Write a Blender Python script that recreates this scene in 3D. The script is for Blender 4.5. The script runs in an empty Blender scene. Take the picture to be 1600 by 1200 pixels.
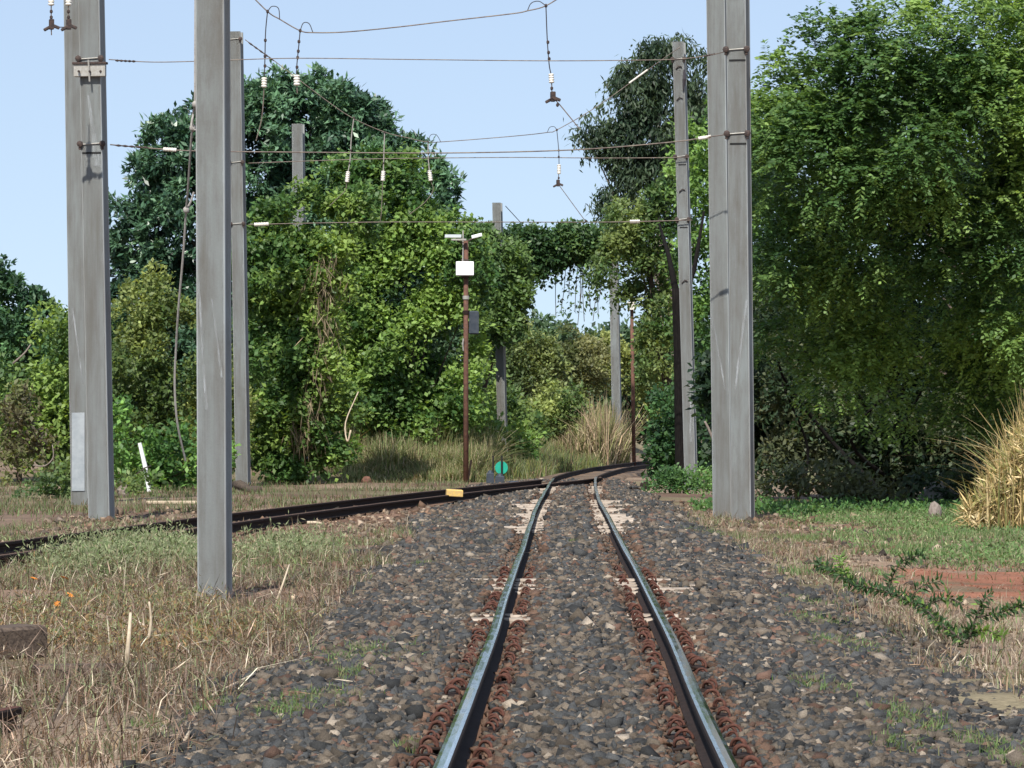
import bpy, math, random
import numpy as np
from mathutils import Vector

random.seed(7)
rng = np.random.default_rng(11)
scn = bpy.context.scene
COL = scn.collection
R = math.radians

# ------------------------------------------------------------------ camera
F, HY, CZ = 6600.0, 668.0, 1.235           # focal length in photo px, horizon row, eye height over the rail top
cam_d = bpy.data.cameras.new('camera')
cam_d.sensor_width = 36.0
cam_d.lens = 36.0 * F / 1600.0
cam_d.shift_y = (HY - 600.0) / 1600.0
cam_d.clip_start = 0.5
cam_d.clip_end = 6000
cam = bpy.data.objects.new('camera', cam_d)
COL.objects.link(cam)
cam.location = (0, 0, CZ)
cam.rotation_euler = (R(90), 0, 0)
scn.camera = cam

# ------------------------------------------------------------------ sky and sun
SUN_EL, SUN_AZ = 49.0, 192.0               # azimuth clockwise from the view direction (+Y): behind the camera
w = bpy.data.worlds.new('World'); scn.world = w; w.use_nodes = True
nt = w.node_tree
bg = nt.nodes['Background']
sky = nt.nodes.new('ShaderNodeTexSky'); sky.sky_type = 'NISHITA'; sky.sun_disc = False
sky.sun_elevation = R(SUN_EL); sky.sun_rotation = R(SUN_AZ)
sky.altitude = 300; sky.air_density = 1.0; sky.dust_density = 0.5; sky.ozone_density = 1.6
tc_ = nt.nodes.new('ShaderNodeTexCoord'); mp_ = nt.nodes.new('ShaderNodeMapping'); mp_.vector_type = 'POINT'
mp_.inputs['Location'].default_value = (0, 0, .065)
nt.links.new(tc_.outputs['Generated'], mp_.inputs['Vector']); nt.links.new(mp_.outputs[0], sky.inputs['Vector'])
mxs = nt.nodes.new('ShaderNodeMix'); mxs.data_type = 'RGBA'; mxs.inputs['Factor'].default_value = .5
mxs.inputs[7].default_value = (4.1, 4.85, 6.3, 1)
nt.links.new(sky.outputs[0], mxs.inputs[6]); nt.links.new(mxs.outputs[2], bg.inputs[0]); bg.inputs[1].default_value = 0.087
sl = bpy.data.lights.new('sun', 'SUN'); sl.energy = 3.7; sl.angle = R(0.5); sl.color = (1.0, 0.95, 0.87)
so = bpy.data.objects.new('sun', sl); COL.objects.link(so)
S = Vector((math.sin(R(SUN_AZ)) * math.cos(R(SUN_EL)), math.cos(R(SUN_AZ)) * math.cos(R(SUN_EL)), math.sin(R(SUN_EL))))
so.rotation_euler = (-S).to_track_quat('-Z', 'Y').to_euler()
so.location = (10, -20, 40)
vs = scn.view_settings
vs.view_transform = 'Standard'; vs.look = 'None'; vs.gamma = 1.0; vs.use_curve_mapping = False
vs.exposure = 0.75
scn.cycles.use_denoising = True
scn.cycles.max_bounces = 6
scn.cycles.transparent_max_bounces = 4

# ------------------------------------------------------------------ helpers
def at(x, y, d):
    """the point that the photo shows at (x, y), at distance d"""
    return np.array(((x - 800.0) / F * d, d, CZ + (HY - y) / F * d))

def tag(o, label=None, cat=None, group=None, kind=None):
    if label: o['label'] = label
    if cat: o['category'] = cat
    if group: o['group'] = group
    if kind: o['kind'] = kind
    return o

def empty(name, loc, label=None, cat=None, group=None):
    o = bpy.data.objects.new(name, None); COL.objects.link(o)
    o.location = tuple(float(v) for v in loc); o.empty_display_size = 0.2
    return tag(o, label, cat, group)

def link_mesh(name, me, mats, parent=None):
    for m in (mats if isinstance(mats, (list, tuple)) else [mats]): me.materials.append(m)
    o = bpy.data.objects.new(name, me); COL.objects.link(o)
    if parent is not None:
        o.parent = parent
        o.location = tuple(-np.array(parent.location))     # geometry is written in world coordinates
    return o

class MB:
    """collects polygons in world coordinates and builds ONE mesh"""
    def __init__(s): s.v = []; s.f = []; s.m = []
    def add(s, v, f, mi=0):
        b = len(s.v); s.v += [tuple(map(float, p)) for p in v]; s.f += [tuple(i + b for i in q) for q in f]; s.m += [mi] * len(f)
    def box(s, c, size, rz=0.0, mi=0, bev=0.0, tilt=0.0, roll=0.0):
        sx, sy, sz = [q / 2.0 for q in size]
        ca, sa = math.cos(rz), math.sin(rz); ct, st = math.cos(tilt), math.sin(tilt); cr, sr = math.cos(roll), math.sin(roll)
        b = min(bev, sx * .9, sy * .9, sz * .9)
        pts = []
        for z, e in ((-sz, b), (-sz + b, 0), (sz - b, 0), (sz, b)):
            for x, y in ((-sx, -sy), (sx, -sy), (sx, sy), (-sx, sy)):
                pts.append((x - math.copysign(e, x), y - math.copysign(e, y), z))
        out = []
        for x, y, z in pts:
            y, z = y * ct - z * st, y * st + z * ct
            x, z = x * cr + z * sr, -x * sr + z * cr
            out.append((c[0] + x * ca - y * sa, c[1] + x * sa + y * ca, c[2] + z))
        f = [(3, 2, 1, 0), (12, 13, 14, 15)]
        for k in range(3):
            for i in range(4):
                j = (i + 1) % 4
                f.append((k * 4 + i, k * 4 + j, k * 4 + 4 + j, k * 4 + 4 + i))
        s.add(out, f, mi)
    def tube(s, pts, rad, n=8, mi=0, caps=True):
        pts = [Vector(p) for p in pts]
        rad = [rad] * len(pts) if np.isscalar(rad) else list(rad)
        rings = []
        side = None
        for i, p in enumerate(pts):
            t = (pts[min(i + 1, len(pts) - 1)] - pts[max(i - 1, 0)])
            t = t.normalized() if t.length > 1e-9 else Vector((0, 0, 1))
            if side is None:
                a = Vector((0, 0, 1)) if abs(t.z) < .9 else Vector((1, 0, 0))
                side = t.cross(a).normalized()
            else:
                side = (side - t * side.dot(t)).normalized()
            up = t.cross(side)
            rings.append([p + (side * math.cos(2 * math.pi * k / n) + up * math.sin(2 * math.pi * k / n)) * rad[i] for k in range(n)])
        v = [q for r in rings for q in r]; f = []
        for i in range(len(pts) - 1):
            for k in range(n):
                j = (k + 1) % n
                f.append((i * n + k, i * n + j, (i + 1) * n + j, (i + 1) * n + k))
        if caps:
            f.append(tuple(range(n))[::-1]); f.append(tuple((len(pts) - 1) * n + k for k in range(n)))
        s.add(v, f, mi)
    def lathe(s, base, prof, n=14, mi=0, axis=None):
        ax = Vector(axis).normalized() if axis is not None else Vector((0, 0, 1))
        q = Vector((0, 0, 1)).rotation_difference(ax)
        v = []; f = []
        for r, z in prof:
            for k in range(n):
                p = q @ Vector((r * math.cos(2 * math.pi * k / n), r * math.sin(2 * math.pi * k / n), z))
                v.append((base[0] + p.x, base[1] + p.y, base[2] + p.z))
        for i in range(len(prof) - 1):
            for k in range(n):
                j = (k + 1) % n
                f.append((i * n + k, i * n + j, (i + 1) * n + j, (i + 1) * n + k))
        f.append(tuple(range(n))[::-1]); f.append(tuple((len(prof) - 1) * n + k for k in range(n)))
        s.add(v, f, mi)
    def build(s, name, mats, parent=None, smooth=False):
        me = bpy.data.meshes.new(name)
        me.from_pydata(s.v, [], s.f)
        if any(s.m): me.polygons.foreach_set('material_index', s.m)
        if smooth: me.polygons.foreach_set('use_smooth', [True] * len(s.f))
        me.update()
        return link_mesh(name, me, mats, parent)

def np_mesh(name, V, Fc, tint=None, smooth=False):
    """V (n,3), Fc (m,k) with one k for all faces"""
    me = bpy.data.meshes.new(name)
    n, (m, k) = len(V), Fc.shape
    me.vertices.add(n); me.vertices.foreach_set('co', np.ascontiguousarray(V, np.float32).ravel())
    me.loops.add(m * k); me.loops.foreach_set('vertex_index', np.ascontiguousarray(Fc, np.int32).ravel())
    me.polygons.add(m)
    me.polygons.foreach_set('loop_start', np.arange(0, m * k, k, dtype=np.int32))
    if smooth: me.polygons.foreach_set('use_smooth', np.ones(m, bool))
    if tint is not None:
        a = me.attributes.new('tint', 'FLOAT_COLOR', 'POINT')
        c = np.ones((n, 4), np.float32); c[:, :3] = np.clip(tint, 0, 1)
        a.data.foreach_set('color', c.ravel())
    me.update(calc_edges=True)
    return me

def _hash(i, j, k):
    h = (i * 374761393 + j * 668265263 + k * 2147483647 + 1274126177).astype(np.int64)
    h = (h ^ (h >> 13)) * 1274126177
    h = h ^ (h >> 16)
    return (h & 0xFFFF) / 65535.0

def noise3(p):
    p = np.asarray(p, float); b = np.floor(p).astype(np.int64); t = p - b; t = t * t * (3 - 2 * t)
    out = 0
    for dx in (0, 1):
        for dy in (0, 1):
            for dz in (0, 1):
                wgt = (t[:, 0] if dx else 1 - t[:, 0]) * (t[:, 1] if dy else 1 - t[:, 1]) * (t[:, 2] if dz else 1 - t[:, 2])
                out = out + wgt * _hash(b[:, 0] + dx, b[:, 1] + dy, b[:, 2] + dz)
    return out

def noise2(x, y, s=1.0, off=0.0):
    x = np.asarray(x, float).ravel(); y = np.asarray(y, float).ravel()
    return noise3(np.stack([x * s + off, y * s - off, np.full_like(x, off)], 1))

def norm(a): return a / np.maximum(np.linalg.norm(a, axis=-1, keepdims=True), 1e-9)

# ------------------------------------------------------------------ materials
def mat(name, base, rough=0.8, metal=0.0, spec=0.3):
    m = bpy.data.materials.new(name); m.use_nodes = True
    b = m.node_tree.nodes['Principled BSDF']
    b.inputs['Base Color'].default_value = (*base, 1); b.inputs['Roughness'].default_value = rough
    b.inputs['Metallic'].default_value = metal; b.inputs['Specular IOR Level'].default_value = spec
    return m, m.node_tree, b

def nz(t, scale, detail=6, vec=None, rough=0.6):
    n = t.nodes.new('ShaderNodeTexNoise'); n.inputs['Scale'].default_value = scale; n.inputs['Detail'].default_value = detail
    n.inputs['Roughness'].default_value = rough
    if vec is not None: t.links.new(vec, n.inputs['Vector'])
    return n.outputs['Fac']

def ramp(t, fac, stops):
    r = t.nodes.new('ShaderNodeValToRGB'); t.links.new(fac, r.inputs[0])
    e = r.color_ramp.elements
    while len(e) < len(stops): e.new(0.5)
    for el, (p, c) in zip(e, stops):
        el.position = p; el.color = (*c, 1) if len(c) == 3 else c
    return r.outputs[0]

def mixc(t, fac, a, b, mode='MIX'):
    n = t.nodes.new('ShaderNodeMix'); n.data_type = 'RGBA'; n.blend_type = mode
    if isinstance(fac, float): n.inputs['Factor'].default_value = fac
    else: t.links.new(fac, n.inputs['Factor'])
    for v, s in ((a, 6), (b, 7)):
        if isinstance(v, tuple): n.inputs[s].default_value = (*v, 1)
        else: t.links.new(v, n.inputs[s])
    return n.outputs[2]

def geo(t): return t.nodes.new('ShaderNodeNewGeometry').outputs['Position']
def objc(t): return t.nodes.new('ShaderNodeTexCoord').outputs['Object']
def scaled(t, vec, s, loc=(0, 0, 0)):
    m = t.nodes.new('ShaderNodeMapping'); m.inputs['Scale'].default_value = s; m.inputs['Location'].default_value = loc
    t.links.new(vec, m.inputs['Vector']); return m.outputs[0]
def bump(t, b, fac, strength=0.3, dist=0.02):
    n = t.nodes.new('ShaderNodeBump'); n.inputs['Strength'].default_value = strength; n.inputs['Distance'].default_value = dist
    t.links.new(fac, n.inputs['Height']); t.links.new(n.outputs[0], b.inputs['Normal'])

def two_tone(name, c1, c2, scale, rough=0.8, metal=0.0, spec=0.3, lo=.38, hi=.62, stretch=(1, 1, 1), bmp=0.0, bdist=0.01):
    m, t, b = mat(name, c1, rough, metal, spec)
    v = scaled(t, geo(t), stretch)
    f = nz(t, scale, 8, v, .65)
    t.links.new(ramp(t, f, [(lo, c1), (hi, c2)]), b.inputs['Base Color'])
    if bmp: bump(t, b, f, bmp, bdist)
    return m

def attr_col(t):
    a = t.nodes.new('ShaderNodeAttribute'); a.attribute_name = 'tint'; return a.outputs['Color']

def leaf_material(name, rough=.5, trans=.3, spec=.35):
    m, t, b = mat(name, (.05, .1, .03), rough, 0, spec)
    c = attr_col(t); t.links.new(c, b.inputs['Base Color'])
    tr = t.nodes.new('ShaderNodeBsdfTranslucent')
    t.links.new(mixc(t, 1.0, c, (1.5, 1.4, .7), 'MULTIPLY'), tr.inputs['Color'])
    mx = t.nodes.new('ShaderNodeMixShader'); mx.inputs[0].default_value = trans
    t.links.new(b.outputs[0], mx.inputs[1]); t.links.new(tr.outputs[0], mx.inputs[2])
    t.links.new(mx.outputs[0], t.nodes['Material Output'].inputs['Surface'])
    return m

M = {}
M['leaf'] = leaf_material('leaf', .5, .38)
M['leaf_gloss'] = leaf_material('leathery_leaf', .38, .18, .5)
M['grass'] = leaf_material('grass_blade', .6, .25, .25)
M['straw'] = leaf_material('dry_straw', .75, .15, .2)

def tinted(name, rough=.85, nscale=60.0, amp=.35, bmp=.3, spec=.25):
    m, t, b = mat(name, (.1, .1, .1), rough, 0, spec)
    f = nz(t, nscale, 6, geo(t), .7)
    g = ramp(t, f, [(.3, (1 - amp,) * 3), (.7, (1 + amp,) * 3)])
    t.links.new(mixc(t, 1.0, attr_col(t), g, 'MULTIPLY'), b.inputs['Base Color'])
    if bmp: bump(t, b, f, bmp, .01)
    return m
M['stone'] = tinted('ballast_stone', .9, 160.0, .45, .8)
M['soil'] = tinted('soil', .95, 22.0, .45, .6, .15)
M['bed'] = tinted('ballast_fines', .95, 40.0, .4, .6, .15)

def concrete():
    m, t, b = mat('pole_concrete', (.3, .3, .29), .85, 0, .25)
    o = geo(t)
    big = nz(t, 1.0, 5, scaled(t, o, (1.6, 1.6, .30)), .65)
    streak = nz(t, 1.0, 6, scaled(t, o, (14, 14, .5)), .6)
    fine = nz(t, 70.0, 4, o, .7)
    oi = t.nodes.new('ShaderNodeObjectInfo').outputs['Random']
    blot = nz(t, 1.0, 7, scaled(t, o, (5, 5, 1.1)), .7)
    c = ramp(t, big, [(.3, (.25, .25, .23)), (.5, (.34, .36, .355)), (.72, (.41, .45, .45))])
    c = mixc(t, ramp(t, streak, [(.45, (0, 0, 0)), (.75, (.55, .55, .55))]), c, (.19, .165, .135))
    mu = t.nodes.new('ShaderNodeMath'); mu.operation = 'MULTIPLY'; t.links.new(oi, mu.inputs[0]); t.links.new(ramp(t, blot, [(.45, (0, 0, 0)), (.72, (.7, .7, .7))]), mu.inputs[1])
    c = mixc(t, mu.outputs[0], c, (.20, .175, .145))
    c = mixc(t, 1.0, c, ramp(t, fine, [(.3, (.94, .94, .94)), (.7, (1.05, 1.05, 1.05))]), 'MULTIPLY')
    t.links.new(c, b.inputs['Base Color'])
    bump(t, b, fine, .06, .004)
    return m
M['concrete'] = concrete()
M['stain'] = two_tone('efflorescence', (.44, .47, .48), (.38, .40, .41), 9.0, .85)
def patchy():
    m = M['stain']; t = m.node_tree; b = t.nodes['Principled BSDF']
    tr = t.nodes.new('ShaderNodeBsdfTransparent'); mx = t.nodes.new('ShaderNodeMixShader')
    f = nz(t, 1.0, 5, scaled(t, geo(t), (30, 30, 3.0)), .7)
    t.links.new(ramp(t, f, [(.40, (0, 0, 0)), (.68, (.8, .8, .8))]), mx.inputs[0])
    t.links.new(tr.outputs[0], mx.inputs[1]); t.links.new(b.outputs[0], mx.inputs[2])
    t.links.new(mx.outputs[0], t.nodes['Material Output'].inputs['Surface'])
patchy()
M['iron'] = two_tone('dark_iron', (.035, .03, .03), (.09, .06, .05), 30.0, .7, .2)
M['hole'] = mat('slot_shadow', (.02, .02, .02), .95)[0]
M['galv'] = two_tone('galvanised_steel', (.32, .30, .26), (.42, .41, .38), 25.0, .55, .3)
M['wire'] = two_tone('weathered_wire', (.13, .10, .09), (.24, .2, .16), 8.0, .6, .3)
M['wire_dark'] = mat('dark_wire', (.05, .045, .05), .6, .2)[0]
M['porcelain'] = two_tone('porcelain', (.78, .76, .70), (.66, .6, .5), 20.0, .3, 0, .5)
M['rust'] = two_tone('rust', (.060, .027, .021), (.125, .054, .038), 60.0, .9, 0, .2, bmp=.4)
M['rust_pole'] = two_tone('rusty_mast_paint', (.10, .055, .042), (.17, .085, .06), 12.0, .85, 0, .2)
M['rust_and_shade'] = two_tone('rust_with_shade', (.012, .009, .008), (.034, .021, .017), 40.0, .9, 0, .2, bmp=.3)  # near-black rust, with the shade on the rail sides put into its colour
M['rust_mid'] = two_tone('brown_rail_rust', (.065, .042, .033), (.15, .092, .066), 40.0, .9, 0, .2, bmp=.3)
M['sleeve'] = two_tone('pale_sleeve', (.26, .29, .31), (.34, .37, .385), 5.0, .7)
M['white_paint'] = two_tone('white_enamel', (.86, .86, .86), (.8, .8, .8), 4.0, .45)
M['black_paint'] = two_tone('dark_blue_paint', (.03, .04, .055), (.05, .06, .075), 8.0, .6)
M['teal'] = two_tone('green_target_paint', (.015, .36, .25), (.02, .31, .21), 10.0, .5)
M['yellow'] = two_tone('faded_yellow_paint', (.70, .47, .13), (.55, .38, .17), 22.0, .8)
M['panel'] = two_tone('panel_grey', (.42, .44, .43), (.5, .52, .5), 10.0, .4)
M['wood_old'] = two_tone('weathered_sleeper', (.055, .042, .035), (.14, .105, .08), 14.0, .95, 0, .15, stretch=(.3, 4, 4), bmp=.5)
M['wood_pale'] = two_tone('pale_dry_wood', (.40, .32, .22), (.55, .46, .34), 20.0, .85, 0, .2)
M['sleeper'] = two_tone('dusty_sleeper', (.27, .22, .175), (.46, .39, .32), 7.0, .95, 0, .15)
M['bark'] = two_tone('bark', (.05, .04, .032), (.11, .085, .065), 12.0, .95, 0, .15, stretch=(3, 3, .6), bmp=.6)
M['bark_black'] = two_tone('dark_bark', (.006, .0055, .0055), (.015, .013, .012), 12.0, .98, 0, .1, stretch=(3, 3, .6), bmp=.6)
M['bark_grey'] = two_tone('grey_bark', (.16, .13, .11), (.26, .22, .19), 9.0, .95, 0, .15, stretch=(3, 3, .6), bmp=.4)
M['rope'] = two_tone('grey_rope', (.26, .24, .22), (.36, .34, .31), 40.0, .9)
M['slab'] = two_tone('grey_stone_slab', (.24, .22, .20), (.36, .34, .31), 8.0, .9)
M['orange'] = mat('orange_petal', (.62, .24, .04), .6)[0]
M['stem'] = mat('weed_stem', (.12, .13, .05), .7)[0]

def rail_steel():
    m, t, b = mat('worn_rail_head', (.42, .44, .44), .2, 1.0)
    o = geo(t)
    f = nz(t, 1.0, 6, scaled(t, o, (18, 2.2, 18)), .65)
    b2 = ramp(t, f, [(.30, (.24, .25, .20)), (.44, (.90, .91, .91))])
    t.links.new(b2, b.inputs['Base Color'])
    t.links.new(ramp(t, f, [(.33, (.2,) * 3), (.55, (.09,) * 3)]), b.inputs['Roughness'])
    return m
M['rail_top'] = rail_steel()

# ------------------------------------------------------------------ the tracks: plan lines
CY = np.array([8, 15.8, 24.55, 35.1, 53.6, 72.8, 91.6, 105, 116, 129, 141, 158, 180, 210])
CX = np.array([.165, .2745, .4035, .536, .752, .99, 1.30, 1.56, 2.08, 2.90, 3.97, 5.67, 8.2, 12.4])
def cx(y): return np.interp(y, CY, CX)
def smooth_line(f, ys, k=9):
    xs = f(ys); pad = np.pad(xs, k, mode='reflect', reflect_type='odd')
    return np.convolve(pad, np.ones(2 * k + 1) / (2 * k + 1), 'valid')
_ty = np.arange(9, 200, 0.5); _tx = smooth_line(cx, _ty, 4)
def tcx(y): return np.interp(y, _ty, _tx)
def hg(y): return np.interp(y, [0, 60, 75, 92, 112], [.532, .528, .505, .50, .53])     # half the gauge
# the branch track coming from the left
BY = np.array([30, 46, 59.5, 69.7, 81.5, 99.4, 106]); BFX = np.array([-7.2, -5.55, -4.30, -3.18, -1.80, .45, 1.25])
def bfar(y): return np.interp(y, BY, BFX)
def bnear(y): return np.interp(y, BY, BFX + np.array([1.0, .98, .97, .95, .95, .98, .98]))

# ------------------------------------------------------------------ ground
LE, RE = -1.46, 2.66                        # edges of the ballast
def gz(x, y):
    x = np.asarray(x, float); y = np.asarray(y, float)
    sh = x.shape
    n = (noise2(x, y, .55, 3.1) - .5) * .10 + (noise2(x, y, 2.3, 7.7) - .5) * .045
    n = n.reshape(sh)
    z = -.215 + n
    rise = np.clip((y - 112.6) / 30., 0, 1) * np.clip((tcx(np.clip(y, 9, 199)) - 2.2 - x) / 3., 0, 1) * 1.3
    dip = np.clip((x - 3.0) / 2.0, 0, 1) * .06
    near = np.clip((30 - y) / 14., 0, 1) * np.clip((LE - x) / 1.2, 0, 1) * .05
    flat = np.clip(1 - np.abs(x - bfar(y) - .48) / 1.2, 0, 1) * ((y > 28) & (y < 108))
    zz = z + rise - dip - near
    return zz * (1 - flat) + flat * (-.15 + n * .3)
def gz1(x, y): return float(gz(np.array([x]), np.array([y]))[0])

def ground():
    xs = np.unique(np.concatenate([np.linspace(-2500, -60, 14), np.linspace(-60, -18, 15), np.arange(-18, 18, .16), np.linspace(18, 60, 15), np.linspace(60, 2500, 14)]))
    ys = np.unique(np.concatenate([np.linspace(-200, 5, 8), np.arange(5, 75, .2), np.arange(75, 190, .6), np.linspace(190, 4000, 20)]))
    X, Y = np.meshgrid(xs, ys)
    Z = gz(X, Y)
    x, y = X.ravel(), Y.ravel()
    V = np.stack([x, y, Z.ravel()], 1)
    nx, ny = len(xs), len(ys)
    i = (np.arange(ny - 1)[:, None] * nx + np.arange(nx - 1)[None]).ravel()
    Fc = np.stack([i, i + 1, i + nx + 1, i + nx], 1)
    n1 = noise2(x, y, .5, 5.)[:, None]; n2 = noise2(x, y, 1.9, 15.)[:, None]; n3 = noise2(x, y, .22, 25.)[:, None]
    brown = np.array([.125, .082, .058]); tan = np.array([.27, .205, .145]); red = np.array([.215, .078, .044]); green = np.array([.09, .11, .04])
    c = brown + (tan - brown) * np.clip(n1 * 1.3 - .25, 0, 1)
    c = c + (green - c) * np.clip((n3 - .5) * 2.0, 0, .35)
    rt = np.clip((x - 2.7) / .8, 0, 1) * np.clip((80 - y) / 12, 0, 1)
    tan2 = np.array([.30, .225, .155])
    c = c + (tan2 - c) * (rt[:, None] * np.clip(n2 * 1.2, 0, .9))
    rp = np.clip(1.35 - np.hypot((x - 5.0) / 1.5, (y - 40.2) / 5.2) + (n2[:, 0] - .5) * 1.5, 0, 1)
    c = c + (red - c) * np.clip(rp * 1.2, 0, .85)[:, None]
    rp2 = np.clip(1.2 - np.hypot((x - 4.2) / 1.2, (y - 66) / 7) + (n2[:, 0] - .5), 0, 1)
    c = c + (np.array([.21, .12, .075]) - c) * np.clip(rp2 * 1.6, 0, .9)[:, None]
    # reddish earth round the branch track
    bt = np.clip(1.3 - np.abs(x - bfar(y) - .9) / 1.6, 0, 1) * ((y > 25) & (y < 100))
    c = c + (np.array([.15, .088, .06]) - c) * np.clip(bt, 0, .85)[:, None]
    c = c * (.75 + .5 * n2)
    me = np_mesh('ground', V, Fc, c, True)
    o = link_mesh('ground', me, M['soil']); tag(o, 'brown earth with tan and red patches beside the tracks', None, None, 'structure')
ground()

# ------------------------------------------------------------------ ballast
def zb(x, y):
    u = np.abs(x - tcx(np.clip(y, 9, 199)))
    z = -.128 - np.clip((u - 1.0) / 1.1, 0, 1) ** 1.3 * .10
    return z + ((noise2(x, y, 3., 40.) - .5) * .022).reshape(np.shape(x))

def edge(y, side):
    y = np.asarray(y, float)
    wob = (noise2(y, y * 0 + side, .6, 60.) - .5) * .55 + (noise2(y, y * 0 + side, 2.4, 61.) - .5) * .2
    base = LE if side < 0 else RE
    # past the junction the stone follows the curve
    shift = np.where(y > 90, tcx(np.clip(y, 9, 199)) - tcx(90.), 0)
    narrow = np.interp(y, [75, 100, 110], [0, .2, .5])
    left_cut = 0 if side > 0 else np.where(y > 58, np.clip(bfar(y) + 1.25 - LE, 0, 9) * (y < 103), 0)
    return base + wob + shift - side * narrow + left_cut

def ballast_bed():
    ys = np.arange(7, 165, .25); us = np.linspace(0, 1, 40)
    Y = np.repeat(ys[:, None], 40, 1)
    l, r = edge(ys, -1) - .12, edge(ys, 1) + .12
    X = l[:, None] + (r - l)[:, None] * us
    Z = zb(X, Y)
    Z[:, 0] -= .09; Z[:, -1] -= .09
    Z = np.maximum(Z, gz(X, Y) * 0 - .33)
    x, y = X.ravel(), Y.ravel()
    n = noise2(x, y, 2.0, 70.)[:, None]; n2 = noise2(x, y, .7, 71.)[:, None]
    c = np.array([.05, .047, .046]) + (np.array([.115, .085, .065]) - np.array([.05, .047, .046])) * np.clip(n * .9, 0, 1)
    u = x - tcx(y)
    g = np.clip(1 - np.minimum(np.abs(u - hg(y)), np.abs(u + hg(y))) / .2, 0, 1)[:, None]
    c = c + (np.array([.15, .082, .05]) - c) * np.clip(g * 1.6, 0, .9)
    ef = np.clip((y - 88) / 12., 0, 1)[:, None]; c = c + (np.array([.20, .14, .095]) - c) * ef * np.clip(.3 + .6 * n, 0, 1)
    c = c * (.8 + .4 * n2)
    i = (np.arange(len(ys) - 1)[:, None] * 40 + np.arange(39)[None]).ravel()
    Fc = np.stack([i, i + 1, i + 41, i + 40], 1)
    o = link_mesh('ballast_bed', np_mesh('ballast_bed', np.stack([x, y, Z.ravel()], 1), Fc, c, True), M['bed'])
    tag(o, 'dusty bed of fine gravel below the ballast stones', None, None, 'structure')
ballast_bed()

def ico():
    t = (1 + 5 ** .5) / 2
    v = np.array([(-1, t, 0), (1, t, 0), (-1, -t, 0), (1, -t, 0), (0, -1, t), (0, 1, t), (0, -1, -t), (0, 1, -t), (t, 0, -1), (t, 0, 1), (-t, 0, -1), (-t, 0, 1)], float)
    f = np.array([(0, 11, 5), (0, 5, 1), (0, 1, 7), (0, 7, 10), (0, 10, 11), (1, 5, 9), (5, 11, 4), (11, 10, 2), (10, 7, 6), (7, 1, 8), (3, 9, 4), (3, 4, 2), (3, 2, 6), (3, 6, 8), (3, 8, 9), (4, 9, 5), (2, 4, 11), (6, 2, 10), (8, 6, 7), (9, 8, 1)])
    return norm(v), f
def octa():
    v = np.array([(1, 0, 0), (0, 1, 0), (-1, 0, 0), (0, -1, 0), (0, 0, 1), (0, 0, -1)], float)
    f = np.array([(0, 1, 4), (1, 2, 4), (2, 3, 4), (3, 0, 4), (1, 0, 5), (2, 1, 5), (3, 2, 5), (0, 3, 5)])
    return v, f

def block():
    v = np.array([(x, y, z) for z in (-1, 1) for x, y in ((-1, -1), (1, -1), (1, 1), (-1, 1))], float) * .72
    f = [(3, 2, 1), (3, 1, 0), (4, 5, 6), (4, 6, 7)]
    for i in range(4):
        j = (i + 1) % 4; f += [(i, j, j + 4), (i, j + 4, i + 4)]
    return v, np.array(f)

def rand_rot(n):
    q = rng.normal(size=(n, 4)); q /= np.linalg.norm(q, axis=1, keepdims=True)
    a, b, c, d = q.T
    return np.stack([np.stack([1 - 2 * (c * c + d * d), 2 * (b * c - a * d), 2 * (b * d + a * c)], 1),
                     np.stack([2 * (b * c + a * d), 1 - 2 * (b * b + d * d), 2 * (c * d - a * b)], 1),
                     np.stack([2 * (b * d - a * c), 2 * (c * d + a * b), 1 - 2 * (b * b + c * c)], 1)], 1)

def stones(P, rad, tint, shape):
    v, f = shape
    n = len(P)
    vv = v[None] + rng.uniform(-.42, .42, (n, len(v), 3))
    vv = vv * rng.uniform(.62, 1.25, (n, 1, 3))
    vv = np.einsum('nij,nkj->nki', rand_rot(n), vv) * rad[:, None, None]
    vv[:, :, 2] *= .88
    V = (vv + P[:, None]).reshape(-1, 3)
    Fc = (f[None] + (np.arange(n) * len(v))[:, None, None]).reshape(-1, 3)
    return V, Fc, np.repeat(tint, len(v), 0)

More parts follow.
